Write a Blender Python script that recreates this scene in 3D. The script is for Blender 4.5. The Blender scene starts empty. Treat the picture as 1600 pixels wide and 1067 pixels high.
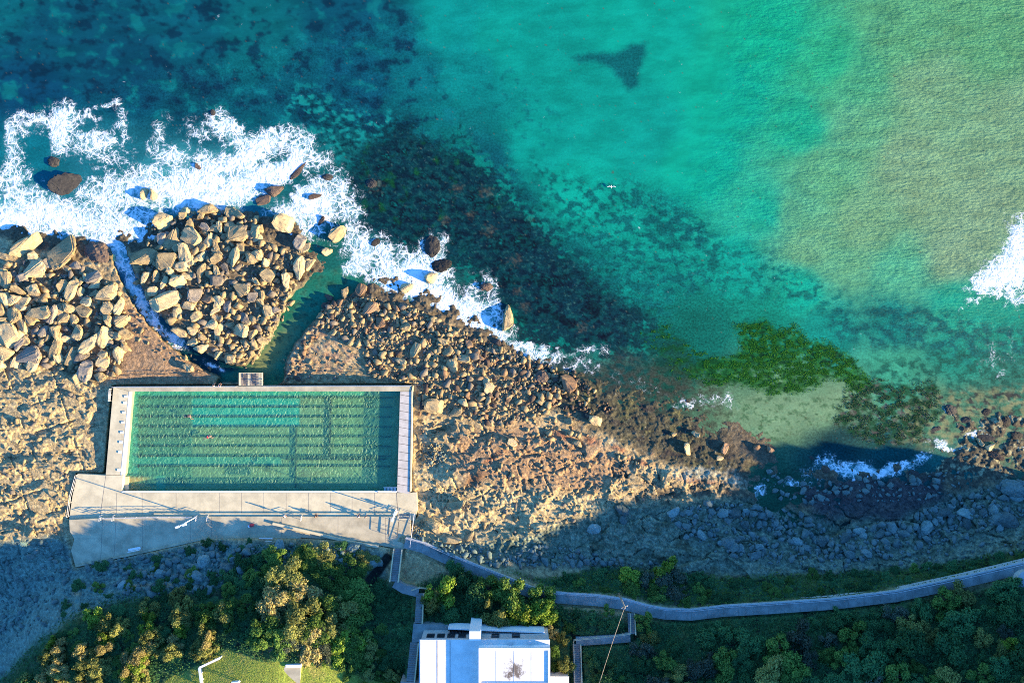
import bpy, bmesh, math, random
import numpy as np
from mathutils import Vector, Matrix

rng = np.random.default_rng(7)
random.seed(7)
SC = bpy.context.scene
COLL = SC.collection
H = 140.0                    # camera height above the sea
K = 186.0 / 1600.0           # metres per photo pixel at sea level
R = math.radians

def W(px, py, z=0.0):
    f = K * (H - z) / H
    return ((px - 800.0) * f, -(py - 533.5) * f, z)

# ------------------------------------------------------------------ light
SUN_EL = R(14.0)
SUNV = Vector((0.953 * math.cos(SUN_EL), -0.303 * math.cos(SUN_EL), math.sin(SUN_EL))).normalized()
world = bpy.data.worlds.new("World"); SC.world = world
world.use_nodes = True
nt = world.node_tree
sky = nt.nodes.new('ShaderNodeTexSky'); sky.sky_type = 'NISHITA'; sky.sun_disc = False
sky.sun_elevation = SUN_EL; sky.sun_rotation = math.atan2(SUNV.x, SUNV.y)
sky.air_density = 1.4; sky.dust_density = 0.2; sky.ozone_density = 10.0
bgn = nt.nodes['Background']; bgn.inputs['Strength'].default_value = 0.15
nt.links.new(sky.outputs[0], bgn.inputs[0])
sl = bpy.data.lights.new('sun', 'SUN'); sl.energy = 5.0; sl.angle = R(0.5); sl.color = (1.0, 0.76, 0.43)
so = bpy.data.objects.new('sun', sl); COLL.objects.link(so)
so.rotation_euler = SUNV.to_track_quat('Z', 'Y').to_euler(); so.location = (300, -100, 120)
cam = bpy.data.cameras.new('camera'); co = bpy.data.objects.new('camera', cam); COLL.objects.link(co)
cam.sensor_width = 36.0; cam.lens = 36.0 * H / 186.0; cam.clip_end = 20000
co.location = (0, 0, H); co.rotation_euler = (0, 0, 0)
SC.camera = co
vs = SC.view_settings
vs.view_transform = 'Standard'; vs.look = 'None'; vs.exposure = 2.0; vs.gamma = 1.0; vs.use_curve_mapping = False
SC.cycles.max_bounces = 6; SC.cycles.transparent_max_bounces = 12
SC.cycles.use_denoising = False; SC.cycles.pixel_filter_type = 'BLACKMAN_HARRIS'; SC.cycles.filter_width = 1.0

# albedo from a colour seen in full sun on level ground
ILL = np.array([1.74, 1.69, 2.0])
def lin(c):
    c = np.asarray(c, float) / 255.0
    return np.where(c <= 0.04045, c / 12.92, ((c + 0.055) / 1.055) ** 2.4)
def A(*c):
    return np.clip(lin(c) / ILL, 0.002, 0.85)

# ------------------------------------------------------------------ noise
_perm = np.random.default_rng(11).permutation(512).astype(np.int32)
_ang = np.random.default_rng(12).uniform(0, 2 * np.pi, 512)
_gx, _gy = np.cos(_ang), np.sin(_ang)
def perlin(x, y, seed=0):
    xi = np.floor(x).astype(np.int32); yi = np.floor(y).astype(np.int32)
    xf = x - xi; yf = y - yi
    u = xf * xf * xf * (xf * (xf * 6 - 15) + 10); v = yf * yf * yf * (yf * (yf * 6 - 15) + 10)
    def g(ix, iy, dx, dy):
        h = _perm[(_perm[(ix + seed * 17) & 511] + iy + seed * 31) & 511]
        return _gx[h] * dx + _gy[h] * dy
    a = g(xi, yi, xf, yf); b = g(xi + 1, yi, xf - 1, yf)
    c = g(xi, yi + 1, xf, yf - 1); d = g(xi + 1, yi + 1, xf - 1, yf - 1)
    return ((a + u * (b - a)) * (1 - v) + (c + u * (d - c)) * v) * 1.5
def fbm(x, y, oct=4, seed=0, gain=0.5):
    s = 0; a = 1.0; t = 0
    for o in range(oct):
        s = s + a * perlin(x, y, seed + o); t += a; a *= gain
        x = x * 2.03 + 17.1; y = y * 2.03 - 9.3
    return s / t
def ridged(x, y, oct=4, seed=0):
    s = 0; a = 1.0; t = 0
    for o in range(oct):
        s = s + a * (1 - np.abs(perlin(x, y, seed + o)) * 1.6); t += a; a *= 0.5
        x = x * 2.1 + 5.2; y = y * 2.1 + 1.3
    return s / t
def sstep(a, b, x):
    t = np.clip((x - a) / (b - a), 0, 1); return t * t * (3 - 2 * t)
def worley(x, y, seed=0):
    xi = np.floor(x).astype(np.int32); yi = np.floor(y).astype(np.int32)
    f1 = np.full(x.shape, 9.0); f2 = np.full(x.shape, 9.0); cid = np.zeros(x.shape)
    for dx in (-1, 0, 1):
        for dy in (-1, 0, 1):
            h = _perm[(_perm[(xi + dx + seed * 13) & 511] + yi + dy) & 511]
            h2 = _perm[(h + 91) & 511]
            d = np.hypot(xi + dx + h / 512.0 - x, yi + dy + h2 / 512.0 - y)
            nw = d < f1
            f2 = np.where(nw, f1, np.minimum(f2, d)); cid = np.where(nw, h2 / 512.0, cid); f1 = np.where(nw, d, f1)
    return f1, f2, cid

# ------------------------------------------------------------------ masks from outlines (photo pixels -> ground plan)
CS = 5.0; CX0, CY0, CX1, CY1 = -80, -80, 1680, 1150
_cx = np.arange(CX0, CX1 + CS, CS); _cy = np.arange(CY0, CY1 + CS, CS)
_CXX, _CYY = np.meshgrid(_cx, _cy)
def sdf_grid(poly):
    P = np.asarray(poly, float); n = len(P)
    d = np.full(_CXX.shape, 1e9); ins = np.zeros(_CXX.shape, bool)
    for i in range(n):
        ax, ay = P[i]; bx, by = P[(i + 1) % n]
        ex, ey = bx - ax, by - ay; l2 = ex * ex + ey * ey + 1e-9
        t = np.clip(((_CXX - ax) * ex + (_CYY - ay) * ey) / l2, 0, 1)
        d = np.minimum(d, np.hypot(_CXX - ax - t * ex, _CYY - ay - t * ey))
        c = ((ay > _CYY) != (by > _CYY)) & (_CXX < (bx - ax) * (_CYY - ay) / (by - ay + 1e-12) + ax)
        ins ^= c
    return np.where(ins, d, -d)
def sample(grid, x, y):
    fx = np.clip((x - CX0) / CS, 0, grid.shape[1] - 1.001); fy = np.clip((y - CY0) / CS, 0, grid.shape[0] - 1.001)
    ix = fx.astype(int); iy = fy.astype(int); tx = fx - ix; ty = fy - iy
    return (grid[iy, ix] * (1 - tx) + grid[iy, ix + 1] * tx) * (1 - ty) + (grid[iy + 1, ix] * (1 - tx) + grid[iy + 1, ix + 1] * tx) * ty
def mask(x, y, poly, soft=5.0, warp=8.0, ws=24.0, seed=3):
    s = sample(sdf_grid(poly), x, y)
    if warp: s = s + warp * fbm(x / ws, y / ws, 4, seed)
    return sstep(-soft, soft, s)
def inside(poly, x, y):
    n = len(poly); r = False
    for i in range(n):
        ax, ay = poly[i]; bx, by = poly[(i + 1) % n]
        if (ay > y) != (by > y) and x < (bx - ax) * (y - ay) / (by - ay + 1e-12) + ax: r = not r
    return r
def blob(x, y, cx, cy, sx, sy, ang=0.0):
    c, s = math.cos(R(ang)), math.sin(R(ang)); dx, dy = x - cx, y - cy
    u = dx * c + dy * s; v = -dx * s + dy * c
    return np.exp(-(u / sx) ** 2 - (v / sy) ** 2)
def line_field(x, y, pts):
    """distance to a polyline and the height carried along it"""
    d = np.full(x.shape, 1e9); zz = np.zeros(x.shape)
    for (ax, ay, az), (bx, by, bz) in zip(pts[:-1], pts[1:]):
        ex, ey = bx - ax, by - ay; l2 = ex * ex + ey * ey + 1e-9
        t = np.clip(((x - ax) * ex + (y - ay) * ey) / l2, 0, 1)
        dd = np.hypot(x - ax - t * ex, y - ay - t * ey); m = dd < d
        d = np.where(m, dd, d); zz = np.where(m, az + t * (bz - az), zz)
    return d, zz
def mixc(c, col, m):
    return c + (np.asarray(col) - c) * m[..., None]

# ------------------------------------------------------------------ materials
def mat(name):
    m = bpy.data.materials.new(name); m.use_nodes = True
    return m, m.node_tree.nodes, m.node_tree.links, m.node_tree.nodes['Principled BSDF']
def N(nodes, t, **kw):
    n = nodes.new(t)
    for k, v in kw.items():
        if k in n.inputs.keys(): n.inputs[k].default_value = v
        else: setattr(n, k, v)
    return n
def noise(nodes, links, vec, scale, detail=6, rough=0.6):
    n = nodes.new('ShaderNodeTexNoise'); n.inputs['Scale'].default_value = scale
    n.inputs['Detail'].default_value = detail; n.inputs['Roughness'].default_value = rough
    if vec is not None: links.new(vec, n.inputs['Vector'])
    return n
def mth(nodes, links, op, a, b=None, clamp=False):
    n = nodes.new('ShaderNodeMath'); n.operation = op; n.use_clamp = clamp
    for i, v in enumerate((a, b)):
        if v is None: continue
        if isinstance(v, (int, float)): n.inputs[i].default_value = v
        else: links.new(v, n.inputs[i])
    return n.outputs[0]
def smooth(nodes, links, v, a, b, to0=0.0, to1=1.0):
    n = nodes.new('ShaderNodeMapRange'); n.interpolation_type = 'SMOOTHSTEP'
    for nm, val in (('Value', v), ('From Min', a), ('From Max', b), ('To Min', to0), ('To Max', to1)):
        if isinstance(val, (int, float)): n.inputs[nm].default_value = val
        else: links.new(val, n.inputs[nm])
    return n.outputs[0]
def mixrgb(nodes, links, fac, a, b, blend='MIX'):
    n = nodes.new('ShaderNodeMix'); n.data_type = 'RGBA'; n.blend_type = blend
    for idx, v in ((0, fac), (6, a), (7, b)):
        if isinstance(v, (int, float)): n.inputs[idx].default_value = v
        elif isinstance(v, (tuple, list, np.ndarray)): n.inputs[idx].default_value = (float(v[0]), float(v[1]), float(v[2]), 1)
        else: links.new(v, n.inputs[idx])
    return n.outputs[2]
def geo_pos(nodes): return nodes.new('ShaderNodeNewGeometry').outputs['Position']
def obj_pos(nodes): return nodes.new('ShaderNodeTexCoord').outputs['Object']

def simple(name, col, rough=0.8, var=0.25, scale=2.0, metal=0.0, bump=0.0, objrand=0.0, world_space=True):
    m, n, l, b = mat(name)
    p = geo_pos(n) if world_space else obj_pos(n)
    no = noise(n, l, p, scale, 8, 0.65)
    f = smooth(n, l, no.outputs[0], 0.3, 0.7, 1 - var, 1 + var)
    if objrand:
        oi = n.new('ShaderNodeObjectInfo')
        f = mth(n, l, 'MULTIPLY', f, smooth(n, l, oi.outputs['Random'], 0.0, 1.0, 1 - objrand, 1 + objrand))
    cb = n.new('ShaderNodeCombineColor')
    for i in range(3): l.new(f, cb.inputs[i])
    l.new(mixrgb(n, l, 1.0, tuple(col), cb.outputs[0], 'MULTIPLY'), b.inputs['Base Color'])
    b.inputs['Roughness'].default_value = rough; b.inputs['Metallic'].default_value = metal
    b.inputs['Specular IOR Level'].default_value = 0.25
    if bump:
        bp = N(n, 'ShaderNodeBump', Strength=1.0, Distance=bump)
        n2 = noise(n, l, p, scale * 3, 8, 0.7); l.new(n2.outputs[0], bp.inputs['Height']); l.new(bp.outputs[0], b.inputs['Normal'])
    return m

# ------------------------------------------------------------------ mesh helpers
def tag(o, label=None, cat=None, group=None, kind=None):
    if label: o['label'] = label
    if cat: o['category'] = cat
    if group: o['group'] = group
    if kind: o['kind'] = kind
    return o
def empty(name, loc, label=None, cat=None, group=None):
    o = bpy.data.objects.new(name, None); COLL.objects.link(o); o.location = loc; o.empty_display_size = 0.3
    return tag(o, label, cat, group)
def link(name, me, m=None, parent=None, smooth_=False):
    if m is not None and len(me.materials) == 0: me.materials.append(m)
    if smooth_: me.polygons.foreach_set('use_smooth', [True] * len(me.polygons))
    o = bpy.data.objects.new(name, me); COLL.objects.link(o)
    if parent is not None:
        o.parent = parent
        o.matrix_parent_inverse = Matrix.Translation(parent.location).inverted()   # parts are modelled in place
    return o
def from_np(name, co, faces):
    """co (n,3), faces (m,k) all the same size"""
    me = bpy.data.meshes.new(name); faces = np.asarray(faces, np.int32); k = faces.shape[1]
    me.vertices.add(len(co)); me.vertices.foreach_set('co', np.asarray(co, np.float32).ravel())
    me.loops.add(faces.size); me.loops.foreach_set('vertex_index', faces.ravel())
    me.polygons.add(len(faces)); me.polygons.foreach_set('loop_start', np.arange(0, faces.size, k, dtype=np.int32))
    me.polygons.foreach_set('loop_total', np.full(len(faces), k, np.int32))
    me.update(calc_edges=True); return me
def col_attr(me, name, c):
    a = me.color_attributes.new(name, 'FLOAT_COLOR', 'POINT')
    d = np.ones((len(me.vertices), 4), np.float32); d[:, :3] = c; a.data.foreach_set('color', d.ravel())
def flt_attr(me, name, v):
    a = me.attributes.new(name, 'FLOAT', 'POINT'); a.data.foreach_set('value', np.asarray(v, np.float32).ravel())
class MB:
    def __init__(s): s.v = []; s.f = []
    def add(s, vs_, fs):
        o = len(s.v); s.v += [tuple(v) for v in vs_]; s.f += [tuple(i + o for i in f) for f in fs]; return s
    def prism(s, top, depth=None, bot=None):
        """top: list of world points; straight down by depth"""
        n = len(top)
        b = [(p[0], p[1], p[2] - depth) for p in top] if bot is None else bot
        return s.add(list(top) + list(b), [tuple(range(n)), tuple(range(2 * n - 1, n - 1, -1))] +
                     [(i, i + n, (i + 1) % n + n, (i + 1) % n) for i in range(n)])
    def box(s, c, size, ang=0.0):
        x, y, z = (q / 2 for q in size); ca, sa = math.cos(ang), math.sin(ang)
        t = [(c[0] + a * ca - b_ * sa, c[1] + a * sa + b_ * ca, c[2] + z) for a, b_ in ((-x, -y), (x, -y), (x, y), (-x, y))]
        return s.prism(t, size[2])
    def tube(s, p, q, r, r2=None, n=8):
        p, q = Vector(p), Vector(q); d = (q - p).normalized(); r2 = r if r2 is None else r2
        u = d.orthogonal().normalized(); w = d.cross(u)
        vs_ = [p + (u * math.cos(2 * math.pi * i / n) + w * math.sin(2 * math.pi * i / n)) * r for i in range(n)]
        vs_ += [q + (u * math.cos(2 * math.pi * i / n) + w * math.sin(2 * math.pi * i / n)) * r2 for i in range(n)]
        return s.add(vs_, [tuple(range(n - 1, -1, -1)), tuple(range(n, 2 * n))] + [(i, (i + 1) % n, (i + 1) % n + n, i + n) for i in range(n)])
    def build(s, name, m, parent=None, bevel=0.0, smooth_=False):
        me = bpy.data.meshes.new(name); me.from_pydata(s.v, [], s.f); me.update()
        bm = bmesh.new(); bm.from_mesh(me)
        bmesh.ops.recalc_face_normals(bm, faces=bm.faces)
        if bevel:
            bmesh.ops.bevel(bm, geom=[e for e in bm.edges if e.is_manifold and e.calc_face_angle(0) > 0.5], offset=bevel, segments=2, affect='EDGES', clamp_overlap=True)
        bm.to_mesh(me); bm.free()
        return link(name, me, m, parent, smooth_)
def Wp(poly, z): return [W(x, y, z) for x, y in poly]
# ------------------------------------------------------------------ layout in photo pixels
DECK_Z, POOLW_Z, POOLF_Z, TERR_Z = 2.6, 1.62, 0.85, 3.1
POOL_OUT = [(177, 604), (643, 602), (640, 770), (650, 806), (108, 808), (121, 741), (165, 742)]
POOL_IN = [(203, 612), (625, 611.5), (620, 768), (190, 768), (192, 742)]
TERRACE = [(108, 812), (240, 806), (648, 806), (641, 853), (628, 858), (600, 852), (560, 843), (470, 838.5), (330, 838.5), (327, 839), (225, 862), (118, 885), (111, 860), (116, 842), (109, 830)]
PATH = [(632, 848, 3.5), (660, 855.5, 3.6), (700, 874, 3.9), (760, 898, 4.4), (800, 914, 4.7), (830, 926, 4.9), (860, 933, 5.1), (895, 936, 5.3), (930, 938, 5.4), (975, 944, 5.5), (1010, 954, 5.6), (1040, 959.5, 5.7), (1080, 961, 5.8), (1130, 955, 6.0), (1200, 951, 6.3), (1300, 944, 6.7), (1400, 932, 7.0), (1500, 911, 7.5), (1560, 897, 7.8), (1610, 885, 8.1), (1680, 860, 8.5)]
PATH2 = [(985, 996, 7.4), (960, 998, 7.5), (900, 1002, 7.8)]
LANDING = [(616, 911, 6.0), (630, 920, 6.4), (654, 926, 7.0)]
LOWER_YARD = [(646, 974), (700, 976), (700, 1001), (660, 1001), (643, 1005)]
YARD_Z = 9.5
CHANNEL = [(184, 388, 0), (198, 428, 0), (222, 475, 0), (262, 522, 0), (305, 556, 0), (348, 578, 0), (400, 591, 0), (432, 588, 0)]
INLET = [(548, 415), (565, 445), (545, 462), (513, 474), (475, 520), (452, 552), (440, 598), (340, 598), (345, 585), (372, 578), (396, 562), (426, 525), (450, 470), (492, 428)]

ZP = [(0,400,1.0),(0,500,1.8),(0,600,2.2),(0,720,2.7),(0,830,2.9),(60,700,2.6),(130,640,2.0),(130,760,2.4),(100,860,2.9),(50,950,3.2),(0,1067,3.2),(-80,700,3),(100,560,1.8),(160,520,1.3),(230,580,1.3),(330,585,1.1),(150,450,1.2),(60,450,1.4),
(280,400,1.0),(330,480,1.4),(400,430,0.9),(360,550,0.8),(440,400,0.5),(470,450,0.4),
(470,560,0.9),(560,590,1.2),(560,510,1.1),(650,520,0.9),(700,600,1.5),(660,700,2.0),(720,780,2.5),(800,700,2.0),(880,720,1.5),(860,650,0.95),(950,710,1.0),(1000,760,1.1),(1100,765,0.8),(900,600,0.35),(1000,650,0.35),(1090,700,0.4),(1150,650,-0.1),(1250,640,-0.25),(1120,600,-0.05),(800,590,0.8),(760,540,0.5),(700,500,0.3),(1180,715,0.2),(1160,740,0.35),
(800,845,2.8),(900,850,2.4),(1000,830,1.6),(1100,830,1.2),(1200,850,0.9),(1300,850,1.0),(1400,850,1.6),(1500,840,1.6),(1600,820,2.0),(1215,770,-0.4),(1350,716,-0.45),(1450,712,-0.4),(1350,785,0.25),(1450,785,0.35),(1250,800,0.35),(1350,752,0.18),(1420,750,0.22),(1280,768,0.16),(1480,745,0.22),(1550,705,0.15),(1600,730,0.15),(1500,650,-0.15),(1580,650,-0.1),(1560,770,0.5),
(1300,560,-.6),(300,100,-6),(800,100,-5),(1200,200,-4),(1500,200,-3),(1600,450,-2.),(900,400,-3),(600,300,-1.5),(300,270,-1.6),(50,300,-1.6),(150,330,-1.2),(450,300,-.6),(560,400,-.7),(640,440,-.3),(720,440,-.9),(820,520,-.6),(930,520,-1),(1030,530,-.8),(1100,450,-2),(1400,500,-2),(1600,580,-1),(1450,590,-.8),(1040,590,-0.1),
(640,850,3.2),(700,868,3.5),(760,890,4.0),(830,918,4.5),(930,932,5.0),(1040,954,5.4),(1200,945,5.8),(1400,925,6.4),(1600,882,7.2),(920,890,3.0),(1050,905,3.3),(1200,905,3.4),(1400,890,3.8),(1550,865,4.4),(700,850,2.8),(760,860,2.8),
(560,850,3.5),(480,845,3.8),(330,850,4),(230,880,4.2),(120,890,3.2),(200,930,6.5),(300,920,7.0),(450,890,6.6),(520,885,5.6),(560,910,5.2),(440,935,9.3),(440,985,11),(520,935,7.0),(575,945,5.2),(600,890,4.0),(100,992,9.8),(60,1050,7.5),(200,1000,10.4),(300,990,9.8),(260,1067,11.3),(350,1055,11.9),(450,1055,11.8),(440,1020,11.6),(300,1040,11.3),(530,1050,10.4),(600,1050,8.8),(130,1060,10.6),(515,985,8.6),(590,980,7.0),(640,915,5.0),(640,985,8),(700,940,6.6),(760,950,7.0),(850,965,7.1),(690,990,9),(750,1060,10),(870,1060,9.8),(950,965,7.0),(985,990,7.2),(900,1000,7.9),(950,1067,10.5),(1100,1000,8.3),(1200,1050,11),(1400,1050,12.5),(1400,980,9.8),(1550,950,9.6),(1600,1000,13),(1600,1067,16.5),(700,1130,11.3),(300,1140,12.8),(0,1140,6),(1000,1140,13),(1300,1140,16),(1660,1000,16),(1660,850,6),(1660,760,1.5)]
def tps_fit(P):
    P = np.array(P, float); n = len(P); x = P[:, :2] / 300.0
    d = np.hypot(x[:, None, 0] - x[None, :, 0], x[:, None, 1] - x[None, :, 1])
    Kk = d * d * np.log(d + 1e-9) + np.eye(n) * 0.002
    L = np.zeros((n + 3, n + 3)); L[:n, :n] = Kk; L[:n, n] = 1; L[:n, n + 1:] = x; L[n, :n] = 1; L[n + 1:, :n] = x.T
    return x, np.linalg.solve(L, np.concatenate([P[:, 2], np.zeros(3)]))
_tx, _tw = tps_fit(ZP)
def tps(px, py):
    x = px / 300.0; y = py / 300.0; s = _tw[-3] + _tw[-2] * x + _tw[-1] * y
    for i in range(len(_tx)):
        d2 = (x - _tx[i, 0]) ** 2 + (y - _tx[i, 1]) ** 2 + 1e-12
        s = s + _tw[i] * 0.5 * d2 * np.log(d2)
    return s
_zc = tps(_CXX, _CYY)

# zones of the shore
ROCK_ALL = [(-80, 395), (190, 385), (215, 345), (330, 325), (480, 400), (560, 460), (700, 500), (830, 550), (960, 590), (1120, 620), (1230, 690), (1260, 770), (1420, 790), (1680, 740), (1680, 905), (1400, 905), (1100, 915), (860, 905), (650, 845), (110, 885), (60, 985), (-80, 1150)]
PLAT_L = [(-80, 565), (120, 575), (168, 610), (160, 740), (110, 800), (112, 880), (-80, 1150)]
PLAT_R = [(640, 660), (720, 650), (820, 660), (900, 690), (1010, 720), (1160, 760), (1040, 790), (930, 800), (860, 838), (700, 848), (648, 830)]
WEED_FLAT = [(840, 575), (900, 560), (990, 560), (1060, 585), (1130, 605), (1140, 650), (1120, 690), (1180, 730), (1100, 745), (1000, 700), (930, 670), (870, 640)]
SHADE_R = [(850, 830), (960, 790), (1170, 780), (1260, 800), (1480, 770), (1680, 740), (1680, 880), (1500, 892), (1200, 905), (1050, 900), (900, 890), (700, 855)]
PILE_L = [(-20, 425), (50, 400), (150, 425), (185, 455), (205, 515), (190, 575), (150, 605), (90, 572), (-20, 572)]
PILE_C = [(222, 395), (240, 345), (330, 322), (400, 335), (420, 380), (484, 410), (446, 470), (418, 525), (368, 572), (310, 548), (255, 503), (212, 440)]
PILE_R = [(500, 480), (560, 462), (640, 478), (700, 508), (760, 535), (830, 560), (890, 600), (850, 650), (780, 665), (710, 650), (655, 640), (650, 598), (580, 590), (560, 545), (500, 510)]
LAWN = [(225, 1090), (262, 1062), (300, 1044), (345, 1020), (352, 1012), (400, 1032), (440, 1034), (520, 1040), (575, 1060), (650, 1062), (650, 1090)]
GREEN_S = [(-80, 1150), (5, 1055), (60, 1000), (110, 955), (190, 925), (330, 915), (400, 850), (520, 850), (575, 880), (600, 905), (650, 915), (690, 895), (760, 905), (860, 945), (1000, 968), (1680, 905), (1680, 1150)]
GREEN_N = [(780, 885), (850, 905), (940, 885), (1040, 890), (1130, 900), (1300, 895), (1450, 885), (1600, 858), (1680, 830), (1680, 860), (1600, 876), (1480, 905), (1300, 935), (1100, 948), (1030, 945), (970, 930), (880, 925)]

def terrain(px, py):
    z = sample(_zc, px, py)
    z0 = z.copy()
    rock = mask(px, py, ROCK_ALL, 12, 8, 30, 5)
    sea_edge = 1 - sstep(0.5, 1.3, z)
    pl = mask(px, py, PLAT_L, 10, 10, 30, 6); pr = mask(px, py, PLAT_R, 10, 8, 30, 7)
    wf = mask(px, py, WEED_FLAT, 14, 12, 30, 8); sh = mask(px, py, SHADE_R, 10, 10, 40, 9)
    wx = px + 14 * fbm(px / 45, py / 45, 3, 40); wy = py + 14 * fbm(px / 45, py / 45, 3, 44)
    big = fbm(wx / 55, wy / 40, 5, 20)
    # bedding ledges: terraces of a warped field, edges cut
    lf = (fbm(wx / 80, wy / 38, 5, 21) * 6.5); led = np.floor(lf) + sstep(0.80, 0.97, lf - np.floor(lf))
    rid = ridged(wx / 17, wy / 13, 4, 22); fine = fbm(px / 4.2, py / 3.6, 4, 23)
    rx, ry = px * 0.83 + py * 0.55, -px * 0.55 + py * 0.83
    streak = ridged(rx / 26 + big, ry / 7, 3, 26)
    pit = 1 - sstep(0.18, 0.42, worley(wx / 7.5, wy / 7.5, 2)[0])
    pitm = sstep(0.05, 0.35, fbm(px / 60, py / 60, 2, 27) + 1.1 * blob(px, py, 930, 770, 70, 32, -15) - 0.1)
    plates = np.maximum(pl, pr)
    bumpy = (0.34 - 0.24 * plates) * big + 0.19 * led * (0.5 + 0.5 * plates) + (0.30 - 0.25 * plates) * (rid - 0.6) + (0.13 - 0.085 * plates) * fine
    z = z + sea_edge * (0.75 - 0.6 * wf) * (1 - 0.9 * sstep(1080, 1160, px) * (1 - sstep(1340, 1420, px)) * (1 - sstep(700, 735, py))) * (fbm(px / 34, py / 28, 5, 37) + 0.4 * fbm(px / 9, py / 8, 3, 38))
    z = z + rock * (0.35 + 0.65 * np.maximum(pl, pr)) * bumpy * (1 - 0.62 * wf) * (1 - 0.2 * sh)
    jx = (px * .95 - py * .31 + 5 * big) / 34; jy = (px * .31 + py * .95 + 6 * big) / 44
    jnt = np.minimum(np.abs(jx - np.round(jx)) * 34, np.abs(jy - np.round(jy)) * 44)
    jn = (1 - sstep(0.6, 2.0, jnt)) * sstep(0.0, 0.25, fbm(px / 40, py / 40, 3, 41))
    z = z - plates * 0.28 * jn
    z = z + pl * (0.11 * (streak - 0.6) * sstep(-.3, .3, big) + 0.05 * led + 0.06 * fbm(px / 2.6, py / 2.6, 3, 42)) - pr * 0.12 * pit * pitm
    z = z + wf * (0.10 * fbm(px / 4, py / 3.4, 4, 29) + 0.09 * ridged(wx / 12, wy / 9, 3, 30) - 0.22 + 0.30 * fbm(px / 15, py / 11, 4, 34))
    # joints in the shaded slabs
    f1, f2, cid = worley((wx + 22 * big) / 62, (wy + 16 * big) / 27, 5); crk = sstep(-0.05, 0.3, fbm(px / 50, py / 50, 3, 39))
    z = z + sh * ((cid - 0.5) * 0.8 - 0.5 * crk * (1 - sstep(0.0, 0.07, f2 - f1)) + 0.25 * fine + 0.4 * (rid - 0.6))
    g1, g2, gid = worley((px * .9 + py * .43 + 40 * big) / 52, (py * .9 - px * .43 + 22 * fbm(px / 18, py / 18, 3, 36)) / 24, 7)
    z = z + pr * ((gid - 0.5) * 0.5 - 0.3 * crk * (1 - sstep(0.0, 0.06, g2 - g1)) + 0.035 * fbm(px / 3, py / 3, 3, 35))
    # rock benches round the pool
    wd = mask(px, py, [(430, 592), (440, 560), (500, 520), (560, 545), (620, 590), (640, 598)], 6, 5, 20, 12)
    z = z + wd * 0.25 * (ridged(rx / 40, ry / 9, 3, 33) - 0.6)
    # cut channels
    d, _ = line_field(px, py, CHANNEL)
    d = d + 4 * fbm(px / 14, py / 14, 3, 14)
    ch = 1 - sstep(8.5, 14.5, d); z = z * (1 - ch) - 0.8 * ch
    il = mask(px, py, INLET, 4, 5, 18, 15); z = z * (1 - il) + il * (-0.45)
    pools = np.maximum(0.0, 1.1 * blob(px, py, 690, 672, 24, 7, -12) + blob(px, py, 115, 583, 22, 10, 20) - 0.35)
    z = z - 1.3 * pools
    # soil slopes
    gs = mask(px, py, GREEN_S, 14, 10, 30, 16)
    lawn = mask(px, py, LAWN, 4, 4, 18, 17)
    z = z + gs * (1 - lawn) * (0.5 * fbm(px / 26, py / 26, 4, 18) + 0.12 * fine)
    cl = mask(px, py, [(110, 890), (230, 866), (330, 845), (540, 850), (600, 865), (600, 900), (520, 880), (420, 885), (330, 925), (200, 935), (120, 960), (60, 1000)], 10, 8, 22, 19)
    z = z + cl * (0.7 * big + 0.5 * (rid - 0.6) + 0.15 * fine)
    # level what carries the pool, the terrace, paths and stairs
    def flat(poly, zz, grow, z):
        m = sstep(-grow - 3, -grow + 1, sample(sdf_grid(poly), px, py))
        return np.where(m > 0, np.minimum(z, zz * m + z * (1 - m)), z)
    z = flat(POOL_OUT, -0.2, 1, z)
    z = flat(TERRACE, 2.6, 1, z)
    z = flat([(640, 968), (868, 968), (868, 1150), (610, 1150), (640, 1010)], 8.9, 2, z)
    for pts, w, dz in ((PATH, 11, 0.35), (PATH2, 9, 0.3), (LANDING, 10, 0.9), ([(622, 858, 3.5), (616, 911, 6.0)], 9, 0.7), ([(656, 926, 7.0), (653, 974, 9.5)], 9, 0.7), ([(648, 1003, 9.5), (643, 1062, 12.0)], 8, 0.9),
                       ([(985, 956, 5.6), (987, 992, 7.4)], 9, 0.5), ([(900, 1002, 7.8), (902, 1090, 11.0)], 9, 0.7)):
        d, zz = line_field(px, py, pts); m = 1 - sstep(w, w + 4, d)
        z = z * (1 - m) + m * (zz - dz)
    return z, dict(rock=rock, pl=pl, pr=pr, wf=wf, sh=sh, gs=gs, lawn=lawn, cl=cl, big=big, rid=rid, il=il, ch=ch, pit=pit * pitm, led=lf - np.floor(lf))

def axis(a, b, step, lo, hi):
    v = list(np.arange(a, b + 0.01, step)); s = step; x = a; pre = []
    while x > lo: s *= 1.6; x -= s; pre.append(x)
    s = step; x = b; post = []
    while x < hi: s *= 1.6; x += s; post.append(x)
    return np.array(pre[::-1] + v + post)

def grid_mesh(name, X, Y, Z, keep=None):
    ny, nx = X.shape
    f = K * (H - Z) / H
    co = np.stack([(X - 800.0) * f, -(Y - 533.5) * f, Z], -1).reshape(-1, 3)
    i = np.arange(ny * nx).reshape(ny, nx)
    fc = np.stack([i[:-1, :-1], i[1:, :-1], i[1:, 1:], i[:-1, 1:]], -1).reshape(-1, 4)
    idx = None
    if keep is not None:
        kf = keep.ravel()[fc].any(1); fc = fc[kf]
        used = np.zeros(ny * nx, bool); used[fc.ravel()] = True
        mp = np.cumsum(used) - 1; fc = mp[fc]; co = co[used]; idx = used
    return from_np(name, co, fc), idx

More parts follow.
